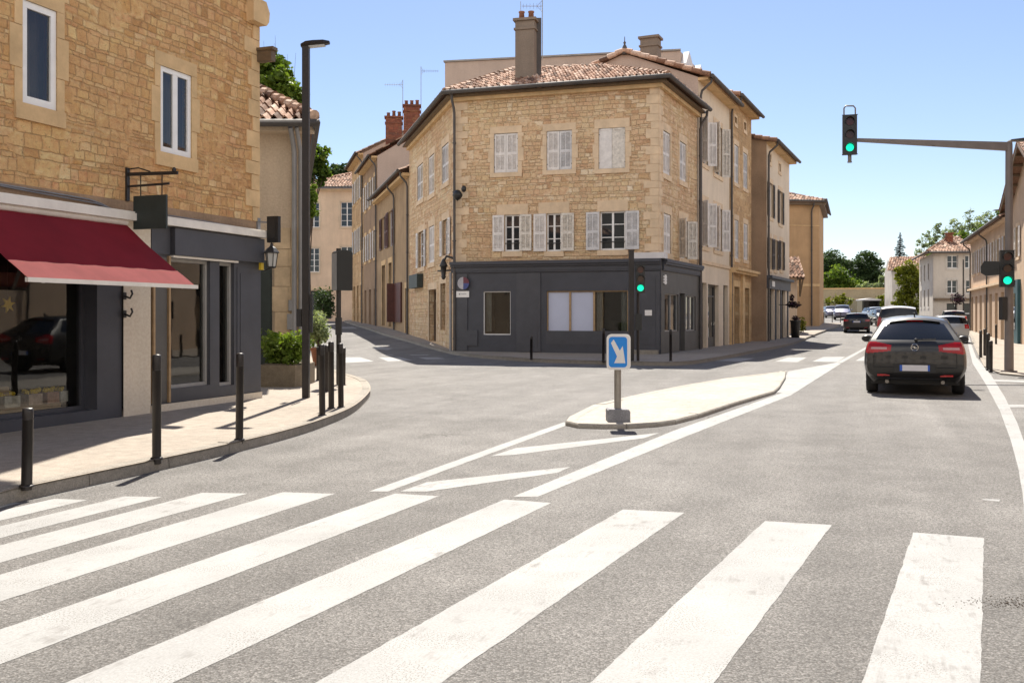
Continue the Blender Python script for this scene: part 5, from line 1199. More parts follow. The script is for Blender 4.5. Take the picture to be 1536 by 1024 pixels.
for k, (px, py, h, lab) in enumerate(blist):
    o = proto if k == 0 else copy_tree(proto); o.location = gp(px, py, PAV); s = h / .948; o.scale = (1.12 if k < 3 else 1.15, 1.12 if k < 3 else 1.15, s); o['label'] = lab
    o.rotation_euler = (R(random.uniform(-.8, .8)), R(random.uniform(-.8, .8)), 0)
bl2 = [(1471, 536, .95, 'left bollard of the group beside the signal mast'), (1477, 535 - 2, .98, 'second bollard of the group beside the signal mast'), (1482, 553, .98, 'front bollard of the group beside the signal mast'), (1486, 556, .80, 'front right bollard of the group with a white band'), (1494, 516, 1.0, 'thin far bollard behind the signal mast group')]
for px, py, h, lab in bl2:
    o = copy_tree(proto); o.location = gp(px, py, .05); o.scale = (1.35, 1.35, h / .948); o['label'] = lab

LP = gp(459, 596, PAV); lamp = thing('street_lamp', 'tall slim dark street lamp with a flat head beside the planter', 'street lamp', LP)
m = MB(); m.box(-.057, .057, -.057, .057, -.02, 5.95, .5, Matrix.Translation(LP)); m.build('pole', M['post'], lamp)
m = MB(); m.box(-.05, .05, -.061, -.0575, .35, .85, .5, Matrix.Translation(LP)); m.build('hatch', M['post'], lamp)
m = MB(); zt = 5.95
prof = [(-.08, .02, .07), (.0, .055, .085), (.12, .055, .10), (.30, .045, .10), (.40, .025, .05)]
rows = []
for x, h, w in prof: rows.append([LP + Vector((x, y, zt + .02 + zz)) for y, zz in ((-w, .0 + x * .10), (-w * .8, h + x * .10), (w * .8, h + x * .10), (w, x * .10), (w * .7, -.03 + x * .10 + abs(x) * .03), (-w * .7, -.03 + x * .10 + abs(x) * .03), (-w, x * .10))])
m.grid(rows); m.face(rows[0][:-1]); m.face(rows[-1][:-1][::-1]); hd_ = m.build('lamp_head', M['post'], lamp); m = MB(); m.box(.05, .32, -.07, .07, -.042, -.030, .5, Matrix.Translation(LP + Vector((0, 0, zt + .02))) @ Matrix.Rotation(-.10, 4, 'Y')); m.build('diffuser', M['lamp_glass'], hd_)
cl = thing('junction_box', 'small black junction box strapped to the slim street lamp', 'box', LP + Vector((0, 0, 1.35))); m = MB(); m.box(-.15, -.075, -.06, .06, 1.2, 1.5, .5, Matrix.Translation(LP)); m.box(.075, .11, -.05, .05, 1.1, 1.75, .5, Matrix.Translation(LP)); m.build('case', M['iron'], cl)

def signal_head(parent, c, face, up=0, lit=True, H=.80, W=.27, back=False):
    """three lens vehicle signal; c = centre, face = direction the lenses look"""
    f = Vector(face).normalized(); r = Vector((-f.y, f.x, 0)).normalized(); c = Vector(c); B = Matrix((( r.x, f.x, 0, c.x), (r.y, f.y, 0, c.y), (0, 0, 1, c.z), (0, 0, 0, 1)))
    m = MB(); m.box(-W / 2, W / 2, -.10, .10, -H / 2, H / 2, .5, B)
    pr = [(-W / 2 + .02, -.09), (-W / 2 + .05, -.15), (W / 2 - .05, -.15), (W / 2 - .02, -.09)]
    m.prism([B @ Vector((x, y, -H / 2 + .03)) for x, y in pr], (0, 0, H - .06))
    m.box(-W / 2 - .018, W / 2 + .018, .06, .105, -H / 2 - .015, -H / 2 + .0, .5, B); m.box(-W / 2 - .018, W / 2 + .018, .06, .105, H / 2, H / 2 + .015, .5, B)
    body = m.build('signal_housing', M['signal_black'], parent)
    for k, (mat) in enumerate(('signal_off', 'amber_off', 'green_lit' if lit else 'signal_off')):
        z = H / 2 - H * (k + .5) / 3; p = B @ Vector((0, .101, z)); MB().disc(p, f, .098, .015).build('lens', M[mat], body)
        v = MB(); n = 14; rows = []
        for y, rr in ((.10, .112), (.25, .112)): rows.append([B @ Vector((rr * math.cos(t), y + (0 if y < .2 else -.07 * (1 - max(0, math.sin(t)))), z + rr * math.sin(t))) for t in [math.pi * (-.15 + 1.3 * i / n) for i in range(n + 1)]])
        v.grid(rows); v.build('visor', M['signal_black'], body)
    return body
# rear view signal at the left corner
SP = gp(508, 576, PAV); s1 = thing('traffic_signal', 'traffic signal seen from behind on the left corner by the bollards', 'traffic light', SP)
MB().tube([SP, SP + Vector((0, 0, 2.75))], .05, 12).build('pole', M['post'], s1, True)
c = SP + Vector((.06, .08, 2.28)); f = Vector((-.55, .83, 0)); r = Vector((-f.y, f.x, 0)).normalized(); B_ = Matrix(((r.x, f.normalized().x, 0, c.x), (r.y, f.normalized().y, 0, c.y), (0, 0, 1, c.z), (0, 0, 0, 1)))
m = MB(); W = .17; pr = []
for k in range(9): t = math.pi * k / 8; pr.append((W * math.cos(t), .38 + .06 * math.sin(t)))
pr += [(-W, -.38), (W, -.38)]; m.prism([B_ @ Vector((x, -.13, z)) for x, z in pr], (B_.to_3x3() @ Vector((0, .26, 0)))); hb = m.build('signal_housing', M['signal_black'], s1)
m = MB(); m.prism([B_ @ Vector((W + .004, -.12, -.375)), B_ @ Vector((W + .004, .12, -.375)), B_ @ Vector((W + .004, .12, .37)), B_ @ Vector((W + .004, -.12, .37))], B_.to_3x3() @ Vector((.008, 0, 0))); m.build('side_plate', M['pipe_grey'], hb)
m = MB(); m.box(-.06, .06, -.05, .05, 1.0, 1.35, .5, Matrix.Translation(SP)); m.build('push_button_box', M['iron'], s1)
# green signal at the corner building
CP = gp(957, 541, PAV); s2 = thing('traffic_signal', 'small traffic signal showing green before the corner building', 'traffic light', CP)
MB().tube([CP, CP + Vector((0, 0, 2.5))], .045, 12).build('pole', M['post'], s2, True); signal_head(s2, CP + Vector((.05, -.14, 2.52)), (-.05, -1, 0), H=.84)
m = MB(); m.box(-.10, .10, -.13, .06, .95, 1.45, .5, Matrix.Translation(CP)); m.build('pedestrian_signal', M['signal_black'], s2)
TP = gp(947, 541, PAV); tp = thing('steel_post', 'tall dark square post left of the small green signal', 'post', TP); m = MB(); m.box(-.075, .075, -.075, .075, -.02, 3.38, .5, Matrix.Translation(TP)); m.build('shaft', M['post'], tp); m = MB(); m.box(-.085, .085, -.085, .085, 3.38, 3.42, .5, Matrix.Translation(TP)); m.box(-.082, .082, -.082, .082, .4, .42, .5, Matrix.Translation(TP)); m.build('cap', M['post'], tp)
# mast arm signal on the right
MP = gp(1513.5, 557, .05); ms = thing('signal_mast', 'grey steel mast with a long arm carrying two green signals on the right', 'traffic light', MP); Ym = MP.y
ztop = CAMZ + (HY - 216) / FP * Ym
m = MB(); m.tube([MP - Vector((0, 0, .03)), MP + Vector((0, 0, ztop - MP.z))], [.115, .085], 16); m.tube([MP + Vector((0, 0, .0)), MP + Vector((0, 0, .03))], .2, 12); m.build('pole', M['post_grey'], ms, True)
e = at(1286, 210, Ym + .3); a = Vector((MP.x, MP.y, ztop - .06)); m = MB(); d = (e - a)
rows = []
for k, p in enumerate((a + Vector((.06, 0, 0)), e)):
    h, w = ((.125, .06), (.05, .04))[k]; rows.append([p + Vector((0, y, z)) for y, z in ((-w, -h), (w, -h), (w, h * .8), (-w, h * .8), (-w, -h))])
m.grid(rows); m.face(rows[0][:-1]); m.face(rows[1][:-1][::-1]); m.tube([a + d * .5 + Vector((0, -.05, -.09)), a + d * .5 + Vector((0, -.06, -.07))], .03, 8); m.build('arm', M['post_grey'], ms)
hc = at(1274.5, 203, Ym + .1); hb = signal_head(ms, hc, (-.28, -1, 0), H=1.02, W=.36)
m = MB(); t_ = hc + Vector((0, 0, .51)); m.tube([t_ + Vector((-.15, 0, -.02)), t_ + Vector((-.15, 0, .20)), t_ + Vector((-.10, 0, .26)), t_ + Vector((.10, 0, .26)), t_ + Vector((.15, 0, .20)), t_ + Vector((.15, 0, -.02))], .02, 8); b0 = hc - Vector((0, 0, .51)); m.tube([b0, b0 - Vector((0, 0, .18))], .05, 10); m.tube([b0 - Vector((0, 0, .18)), b0 - Vector((0, 0, .21))], .06, 10); m.build('bracket', M['post_grey'], ms, True)
signal_head(ms, at(1510, 403, Ym - .28), (-.3, -1, 0), H=.92, W=.33)
m = MB(); c = at(1490, 402, Ym - .15); q = Vector((-.82, .57, 0)).normalized(); pts = [c + q * x + Vector((0, 0, z)) for x, z in ((-.25, .16), (.22, .19), (.3, .05), (.3, -.12), (.18, -.2), (-.25, -.17))]; m.prism(pts, Vector((q.y, -q.x, 0)) * .2); m.bar(c - q * .5, c, .06); m.build('side_signal', M['signal_black'], ms)
m = MB(); m.box(-.22, -.10, -.1, .1, 1.35, 1.95, .5, Matrix.Translation(MP)); m.box(-.10, .06, -.2, -.1, 2.25, 2.38, .5, Matrix.Translation(MP)); m.build('push_button_box', M['iron'], ms)
# flat street lamps at the right edge
for (px, py, Y, lab) in ((1537, 212, 30, 'flat dark street lamp head at the upper right edge behind the mast'), (1498, 316, 60, 'small far street lamp above the peach roofs on the right')):
    p = at(px, py, Y); x = p.x + (.1 if Y < 40 else .25); t = thing('street_lamp', lab, 'street lamp', (x, Y, .1)); MB().tube([(x, Y, 0), (x, Y, p.z)], .07, 8).build('pole', M['post'], t, True)
    m = MB(); m.hexa([Vector(v) for v in ((x - .6, Y - .12, p.z), (x + .05, Y - .12, p.z), (x + .05, Y + .12, p.z), (x - .6, Y + .12, p.z), (x - .55, Y - .08, p.z + .05), (x + .05, Y - .1, p.z + .12), (x + .05, Y + .1, p.z + .12), (x - .55, Y + .08, p.z + .05))]); m.build('lamp_head', M['post'], t)
# lamp post with flower basket in front of the grey house
BP = gp(1445, 489, .05); bp = thing('lamp_post', 'thin dark post with a hanging flower basket before the grey house', 'post', BP); MB().tube([BP, BP + Vector((0, 0, 5.6))], .06, 8).build('pole', M['post'], bp, True)
m = MB(); m.tube([BP + Vector((0, 0, 2.1)), BP + Vector((-.55, 0, 2.1))], .03, 6); m.build('bracket', M['post'], bp)
fb = thing('flower_basket', 'dark flower basket hanging on the thin post before the grey house', 'flower basket', BP + Vector((-.5, 0, 2.0))); MB().leaves(BP + Vector((-.45, 0, 2.3)), (.65, .55, .5), 420, .14, .2).build('flowers', M['flower'], fb)
# blue arrow sign on the island
IP = Vector(((926.5 - CX) / FP * 13.25, 13.25, .068)); sg = thing('traffic_sign', 'blue square keep right sign with a white arrow on the island post', 'sign', IP); zc = CAMZ + (HY - 527.5) / FP * IP.y
MB().tube([IP - Vector((0, 0, .02)), IP + Vector((0, 0, zc + .2 - IP.z))], .048, 14).build('post', M['steel'], sg, True)
m = MB(); bx0 = IP + Vector((0, -.16, 0)); m.prism([bx0 + Vector((x, 0, z)) for x, z in ((-.15, -.01), (.155, -.01), (.155, .135), (.135, .165), (-.13, .170), (-.15, .155))], (0, .30, 0)); m.build('base_block', M['block'], sg)
fw = 17.5 / FP * IP.y; fh = 26.5 / FP * IP.y
FSg = Fac((IP.x - fw, IP.y - .10 + .02), (IP.x + fw, IP.y - .10 - .03))
def rrect(F, u0, u1, z0, z1, r, n, k=5):
    pts = []
    for cx_, cz_, t0 in ((u1 - r, z0 + r, -.5), (u1 - r, z1 - r, 0), (u0 + r, z1 - r, .5), (u0 + r, z0 + r, 1)):
        for i in range(k + 1): t = math.pi * (t0 + .5 * i / k); pts.append(F.p(cx_ + r * math.cos(t), cz_ + r * math.sin(t), n))
    return pts
W2 = FSg.L
m = MB(); m.prism(rrect(FSg, 0, W2, zc - fh, zc + fh, .06, -.06), FSg.n * .06); pl_ = m.build('sign_panel', M['sign_white'], sg)
m = MB(); m.prism(rrect(FSg, .03, W2 - .045, zc - fh + .035, zc + fh - .035, .045, .0005), FSg.n * .003); m.build('blue_field', M['sign_blue'], pl_)
ar = [(.14, .93), (.30, .985), (.305, .98), (.62, .60), (.80, .72), (.84, .70), (.90, .14), (.30, .14), (.29, .17), (.43, .35), (.10, .84)]
ar = [(.12, .80), (.27, .915), (.60, .55), (.76, .70), (.90, .14), (.30, .14), (.45, .36)]
m = MB(); m.prism([FSg.p(.03 + (W2 - .075) * x, zc - fh + .035 + (2 * fh - .07) * y, .004) for x, y in ar], FSg.n * .002); m.build('arrow', M['sign_white'], pl_)

# signs on the corner building
sgp = thing('round_sign', 'round sign half white, half blue and red, at the corner shop edge', 'sign', FF.p(.45, 2.6, .2)); c = FF.p(FF.u(698), FF.z(698, 425), .22)
def half(k0, k1, key, name, off):
    m = MB(); n = 14; pts = [c + FF.n * off] + [c + FF.n * off + FF.d * .24 * math.cos(t) + Vector((0, 0, .24 * math.sin(t))) for t in [math.pi * (k0 + (k1 - k0) * i / n) for i in range(n + 1)]]; m.prism(pts, FF.n * .012); return m.build(name, M[key], sgp)
half(.5, 1.5, 'faded_white', 'white_half', 0); half(-.5, .0, 'faded_blue', 'blue_quarter', .001); half(.0, .5, 'sign_red', 'red_quarter', .001); m = MB(); m.fbox(FF, FF.u(698) - .04, FF.u(698) + .04, FF.z(698, 425) - .05, FF.z(698, 425) + .05, .10, .22); m.build('bracket', M['iron'], sgp)
np_ = thing('street_name_plate', 'small white street name plate under the round sign', 'sign', FF.p(.45, 2.1, .2)); a = FF.u(686.5); z = FF.z(696, 441); m = MB(); m.fbox(FF, a, a + .53, z - .13, z + .11, .136, .155); m.build('plate', M['sign_white'], np_)
m = MB(); m.fbox(FF, a + .11, a + .17, z - .03, z + .02, .1555, .158); m.fbox(FF, a + .20, a + .42, z - .015, z + .005, .1555, .158); m.build('lettering', M['pipe_grey'], np_)
wl_ = thing('wall_lamp', 'dark iron wall lamp on the left edge of the corner building', 'lamp', FF.p(.2, 6.4, 0)); a = FF.u(692); z = FF.z(692, 292); m = MB(); c = FF.p(a, z, .42)
m.tube([FF.p(a - .1, z + .1, 0), FF.p(a, z + .12, .25), c + Vector((0, 0, .1))], .03, 6); m.lathe([(0, .14), (.08, .12), (.17, 0), (.2, -.08), (.12, -.22), (.05, -.26), (0, -.3)], c, 10); m.blob(c + FF.d * .26 + Vector((0, 0, .16)), (.10, .1, .13), 8, 6); m.build('lamp_body', M['iron'], wl_, True)
wl2 = thing('wall_lamp', 'bulky black lamp bracket above the shop cornice at the left corner', 'lamp', LL.p(LL.L - .4, 3.4, .3)); m = MB(); c = LL.p(LL.L - .35, 3.35, .4)
m.tube([LL.p(LL.L - .1, 3.75, 0), LL.p(LL.L - .25, 3.85, .3), c + Vector((0, 0, .3))], .05, 6); m.lathe([(0, .42), (.05, .38), (.15, .16), (.16, .10), (.12, .08), (.08, -.28), (.10, -.30), (.05, -.40), (0, -.42)], c, 10); m.bar(LL.p(LL.L - .1, 3.3, 0), LL.p(LL.L - 1.0, 3.3, .5), .06); m.build('lamp_body', M['iron'], wl2, True)

# planters and plants
PC = Vector(((436 - CX) / FP * 19.0, 19.35, 0)); pt = thing('planter', 'mossy stone trough planter at the foot of the plaster house', 'planter', (-4.55, 19.3, PAV))
m = MB(); x0, x1, y0, y1 = (386 - CX) / FP * 18.9, (452 - CX) / FP * 18.9, 18.9, 20.2
pr = [(x0, y0), (x1 - .12, y0 - .02), (x1, y0 + .15), (x1, y1), (x0, y1)]; m.prism([Vector((x, y, PAV - .02)) for x, y in pr], (0, 0, .44)); m.build('trough', M['planter'], pt); MB().box(x0 + .1, x1 - .1, y0 + .1, y1 - .1, .45, .56).build('soil_fill', M['soil'], pt)
sh1 = thing('shrub', 'bushy yellow green shrub filling the stone trough', 'shrub', (-4.55, 19.4, .5)); m = MB()
for k in range(9): m.leaves((x0 + (x1 - x0) * (.1 + .8 * random.random()), 19.35 + random.uniform(-.25, .35), .78 + random.uniform(-.1, .22)), (.27, .3, .26), 210, .075, .2, random.uniform(.3, .75), .35)
m.leaves((x1 - .25, 19.1, .62), (.22, .25, .22), 180, .08, .2, .6, .3)
sprig = MB()
for k in range(40):
    b0 = Vector((x0 + (x1 - x0) * random.random(), 19.3 + random.uniform(-.3, .4), .75)); e_ = b0 + Vector((random.uniform(-.25, .25), random.uniform(-.3, .2), random.uniform(.15, .45))); sprig.tube([b0, e_], .004, 3)
    for j in range(9): q = b0.lerp(e_, .4 + .6 * j / 8); m.face([q, q + Vector((random.uniform(-.07, .07), random.uniform(-.05, .05), .03)), q + Vector((random.uniform(-.08, .08), random.uniform(-.05, .05), .06))], random.uniform(.5, 1))
m.build('foliage', M['leaf_light'], sh1); sprig.build('stem', M['bark'], sh1)
PB2 = gp(479, 548, PAV); pot = thing('plant_pot', 'terracotta pot behind the bollards by the street lamp', 'pot', PB2); MB().lathe([(.0, 0), (.16, 0), (.24, .42), (.26, .44), (.26, .5), (.2, .5)], PB2, 14).build('pot_body', M['pot'], pot, True)
sh2 = thing('shrub', 'loose grey green oleander in the pot behind the bollards', 'shrub', PB2 + Vector((0, 0, .5))); m = MB()
for k in range(7): m.leaves(PB2 + Vector((random.uniform(-.28, .28), random.uniform(-.3, .3), 1.05 + random.uniform(-.3, .42))), (.28, .28, .28), 150, .085, .2, random.uniform(.35, .7), .3)
m.build('foliage', M['leaf_blue'], sh2); m = MB()
for k in range(6): m.tube([PB2 + Vector((random.uniform(-.05, .05), random.uniform(-.05, .05), .45)), PB2 + Vector((random.uniform(-.3, .3), random.uniform(-.25, .25), 1.2))], .012, 4)
m.build('stem', M['bark'], sh2)
for (px, py, Y, r, n, mk, lab) in ((484, 452, 62, 1.0, 900, 'leaf_dark', 'round dark hedge shrub before the garage of the pale house'), (470, 508, 36, .45, 260, 'leaf_mid', 'low green shrub along the left street wall')):
    c = at(px, py, Y); t = thing('shrub', lab, 'shrub', c - Vector((0, 0, r))); m = MB()
    for k in range(5): m.leaves(c + Vector((random.uniform(-.5, .5) * r, random.uniform(-.5, .5) * r, random.uniform(-.5, .5) * r)), (r * .7, r * .7, r * .7), n // 5, .10 * r + .06, .3, random.uniform(.3, .7), .3)
    m.build('foliage', M[mk], t); MB().tube([c - Vector((0, 0, r * 1.6)), c], .05, 5).build('stem', M['bark'], t)
mot = gp(502, 482, .0)
def tree(label, base, clumps, leaf, size, n, key='leaf_mid', tr=.18, cat='tree', name='tree', group=None, bare=0):
    base = Vector(base); t = thing(name, label, cat, base, group); m = MB(); tk = MB()
    cc = sum((Vector(c[:3]) for c in clumps), Vector()) / len(clumps)
    fork = base.lerp(cc, .55); fork.x = base.x * .5 + fork.x * .5
    tk.tube([base - Vector((0, 0, .2)), base.lerp(fork, .5) + Vector((.05, 0, 0)), fork], [tr, tr * .8, tr * .6], 8)
    vol = sum(c[3] ** 2 for c in clumps)
    for c in clumps:
        k = int(n * c[3] ** 2 / vol); q = Vector(c[:3]); r = c[3]; rz = c[4] if len(c) > 4 else r
        tk.tube([fork, fork.lerp(q, .6) + Vector((random.uniform(-.1, .1), 0, .1)), q], [tr * .5, tr * .3, tr * .1], 5)
        m.leaves(q, (r * .9, r * .9, rz * .9), int(k * .45), size, .2, .38, .3)
        sub = max(4, int(9 * (k / 600) ** .5))
        for j in range(sub):
            d = Vector((random.gauss(0, 1), random.gauss(0, 1), random.gauss(0, 1))).normalized() * random.uniform(.5, 1.0)
            cq = q + Vector((d.x * r, d.y * r, d.z * rz)); sr_ = r * random.uniform(.22, .5)
            m.leaves(cq, (sr_ * 1.15, sr_ * 1.15, sr_ * .8), int(k * 1.1) // sub, size, .05, min(.85, .45 + d.z / max(r, .1) * .0 + random.uniform(-.2, .3)), .3)
    for j in range(bare):
        q = cc + Vector((random.uniform(-.5, .5), 0, random.uniform(-.2, .6))); tk.tube([q, q + Vector((random.uniform(-.1, .25), 0, random.uniform(.8, 1.6)))], [.009, .003], 4)
    m.build('crown', M[key], t); tk.build('trunk', M['bark'], t); return t
def cl_px(lst, Y): 
    out = []
    for px, py, r in lst: p = at(px, py, Y + random.uniform(-1, 1) * r / 60); out.append((p.x, p.y, p.z, r / FP * Y))
    return out
tree('leafy broadleaf tree rising behind the tiled roof of the plaster house', (-7.5, 31, 0), cl_px([(396, 112, 34), (418, 135, 34), (395, 155, 36), (436, 160, 24), (430, 178, 22), (405, 95, 22), (360, 120, 40), (440, 135, 17), (426, 112, 18), (446, 156, 14), (440, 175, 16)], 31), None, .15, 7500, 'leaf_light', .2, bare=7)
tree('bright green tree top behind the street lamp above the pale house', (-13.3, 62, .6), cl_px([(474, 232, 20), (482, 250, 16), (470, 262, 20), (486, 262, 10)], 62), None, .22, 1500, 'leaf_mid', .15)
tree('small hanging lime green tree beside the street lamp pole', (-8.0, 38, 0), cl_px([(468, 300, 11), (471, 320, 9), (466, 285, 9), (462, 310, 12)], 38), None, .13, 700, 'leaf_light', .07)
tree('distant dark wooded hilltop tree over the pale house roof', (-26, 150, 2), cl_px([(512, 258, 16), (524, 262, 12), (498, 262, 14)], 150), None, .5, 900, 'leaf_dark', .3)
tree('dark spreading evergreen oak behind the boundary wall nearest the brown house', (53, 166, 2), cl_px([(1250, 392, 22), (1238, 400, 22), (1262, 396, 18), (1230, 410, 24), (1254, 412, 22), (1268, 408, 16), (1240, 420, 18)], 166), None, .34, 5200, 'leaf_dark', .35, group='trees beyond the boundary wall')
tree('lighter green rounded oak low in front of the two dark oaks', (54, 158, 2), cl_px([(1256, 415, 20), (1272, 425, 20), (1244, 428, 18), (1290, 430, 14), (1262, 435, 20)], 158), None, .30, 5200, 'leaf_mid', .3, group='trees beyond the boundary wall')
tree('dark evergreen oak to the right behind the boundary wall', (61, 168, 2), cl_px([(1297, 392, 19), (1312, 405, 16), (1286, 402, 18), (1305, 418, 20), (1318, 425, 14), (1290, 420, 16)], 168), None, .34, 5200, 'leaf_dark', .35, group='trees beyond the boundary wall')
tree('pale scrubby bushes along the top of the boundary wall', (60, 153, 5.5), cl_px([(1302, 428, 7), (1318, 428, 8), (1328, 420, 9), (1290, 430, 6), (1334, 410, 10)], 153), None, .35, 900, 'leaf_blue', .12, 'shrub', 'shrub')
tree('yellow green tree beside the small tiled house by the road', (43.0, 104, 1), cl_px([(1361, 402, 14), (1368, 412, 15), (1355, 420, 15), (1366, 432, 17), (1356, 440, 14), (1370, 448, 14), (1360, 456, 14), (1376, 430, 10), (1350, 450, 12), (1350, 462, 12), (1366, 466, 14), (1378, 460, 10), (1352, 408, 10), (1378, 415, 8), (1372, 400, 9)], 104), None, .2, 6000, 'leaf_lime', .2)
tree('low yellow shrub under the boundary wall', (57.5, 140, 1.5), cl_px([(1318, 452, 10), (1330, 446, 8), (1336, 456, 9)], 140), None, .35, 700, 'leaf_lime', .1, 'shrub', 'shrub')
tree('ivy clump spilling over the lower boundary wall', (50, 147, 1.6), cl_px([(1258, 448, 9), (1244, 452, 8), (1272, 452, 8), (1262, 456, 6)], 146), None, .3, 600, 'leaf_lime', .1, 'shrub', 'shrub')
pop = [('slim grey green poplar left of the far poplars', [(1378, 378, 8), (1384, 362, 9), (1390, 352, 6), (1380, 390, 10)]), ('loose poplar crown above the left end of the grey house', [(1400, 360, 10), (1404, 345, 8), (1398, 372, 10), (1408, 338, 5)]), ('tall loose poplar above the grey house roof', [(1424, 348, 12), (1432, 335, 9), (1420, 360, 12), (1436, 345, 8)]), ('tallest pale poplar over the chimney of the grey house', [(1448, 340, 12), (1452, 325, 9), (1456, 316, 5), (1444, 352, 12), (1460, 338, 9)]), ('broad poplar behind the peach roofs', [(1472, 332, 12), (1480, 322, 9), (1470, 345, 12), (1486, 335, 9)]), ('bright green poplar beside the far street lamp', [(1498, 322, 9), (1506, 318, 8), (1496, 335, 10)])]
for lab, ls in pop:
    px = ls[0][0]; b0 = at(px, 470, 172); tree(lab, (b0.x, 172, 2), cl_px(ls, 172), None, .24, 1000, 'leaf_blue' if 'bright' not in lab else 'leaf_mid', .2, group='poplars behind the grey house')
lo = at(1420, 470, 165); tree('mid green trees massed low behind the grey house roof', (lo.x, 165, 2), cl_px([(1395, 385, 12), (1412, 372, 12), (1430, 362, 12), (1450, 358, 12), (1380, 395, 10), (1470, 352, 14)], 165), None, .3, 3000, 'leaf_light', .2)
cb = at(1350, 470, 165); ct = thing('conifer', 'dark slender blue conifer beyond the small tiled house', 'conifer', (cb.x, 165, 2)); zt = CAMZ + (HY - 348) / FP * 165; m = MB()
for k in range(26):
    z = zt - .25 - k * .32; rr = .12 + k * .085
    for j in range(9):
        t = random.random() * 6.28; L_ = rr * random.uniform(.6, 1.25); p0 = Vector((cb.x, 165, z)); p1 = p0 + Vector((math.cos(t) * L_, math.sin(t) * L_, -L_ * .25))
        for q in range(4): a = p0.lerp(p1, (q + .5) / 4); m.face([a + Vector((0, 0, .16)), a + (p1 - p0) * .3 + Vector((0, 0, .05)), a - Vector((0, 0, .14))], random.random()); m.face([a + Vector((-.14, .1, 0)), a + (p1 - p0) * .3, a + Vector((.14, -.1, -.03))], random.random())
m.build('crown', M['needle'], ct); MB().tube([(cb.x, 165, 1.5), (cb.x, 165, zt)], [.25, .03], 6).build('trunk', M['bark'], ct)
# trash bin and hanging basket near the grey house
TB = gp(1193, 506, PAV); tb = thing('litter_bin', 'dark round litter bin on the pavement before the tiled porch', 'bin', TB); m = MB().lathe([(.0, 0), (.24, 0), (.29, .95), (.33, .97), (.33, 1.03), (.27, 1.03), (.27, .9), (0, .9)], TB, 16); m.build('barrel', M['iron'], tb, True)
bt = thing('flowers', 'dark purple flowers planted on top of the litter bin', 'flowers', TB + Vector((0, 0, 1.0))); MB().leaves(TB + Vector((0, 0, 1.12)), (.26, .26, .2), 150, .09, .1).build('petals', M['flower'], bt)
hbx = thing('flower_basket', 'dark trailing flower basket hanging from the grey house over the litter bin', 'flower basket', at(1189, 458, 55)); c = at(1190, 457, 55); m = MB(); m.leaves(c, (.42, .3, .2), 260, .10, .1); m.leaves(c + Vector((-.1, 0, .35)), (.15, .12, .3), 90, .1, .1); m.build('blossom', M['flower'], hbx); m = MB(); m.bar(c + Vector((-.75, .3, .0)), c, .04); m.build('bracket', M['iron'], hbx)
pt2 = thing('shrub', 'thin sunlit weeds against the wall below the tiled porch', 'shrub', (19.4, 64.6, .3)); MB().leaves((19.6, 65.2, .9), (.25, .25, .6), 200, .12, .1, .6).build('foliage', M['leaf_lime'], pt2)
# ------------------------------------------------------------------ vehicles
def cr(P, t):
    """Catmull-Rom through tuples P at t in [0, n-1]"""
    n = len(P); i = min(int(t), n - 2); f = t - i; g = lambda k: P[min(max(k, 0), n - 1)]
    a, b, c, d = g(i - 1), g(i), g(i + 1), g(i + 2)
    return tuple(.5 * ((2 * q) + (r - p) * f + (2 * p - 5 * q + 4 * r - s) * f * f + (3 * q - p - 3 * r + s) * f ** 3) for p, q, r, s in zip(a, b, c, d))
HATCH = dict(L=4.35, rings=[  # y, [(x, z, dy)] sill, low, mid, belt, roof edge ; crown
    (0.0, [(.66, .30, .10), (.835, .44, .03), (.86, .66, .01), (.815, 1.0, .10), (.575, 1.36, .62)], .065),
    (.22, [(.74, .24, .03), (.895, .44, 0), (.92, .68, 0), (.858, .98, .06), (.60, 1.395, .50)], .075),
    (.85, [(.80, .20, 0), (.905, .42, 0), (.925, .68, 0), (.862, .96, 0), (.608, 1.425, .22)], .07),
    (1.7, [(.80, .20, 0), (.90, .42, 0), (.92, .67, 0), (.858, .94, 0), (.605, 1.44, .05)], .06),
    (2.5, [(.80, .20, 0), (.90, .42, 0), (.92, .66, 0), (.85, .93, 0), (.59, 1.41, -.05)], .06),
    (3.15, [(.80, .20, 0), (.90, .42, 0), (.92, .66, 0), (.86, .92, 0), (.70, 1.02, 0)], .05),
    (3.8, [(.78, .20, 0), (.88, .42, 0), (.90, .64, 0), (.82, .84, 0), (.62, .90, 0)], .05),
    (4.3, [(.62, .24, 0), (.74, .42, 0), (.76, .58, 0), (.68, .72, 0), (.48, .75, 0)], .03)])
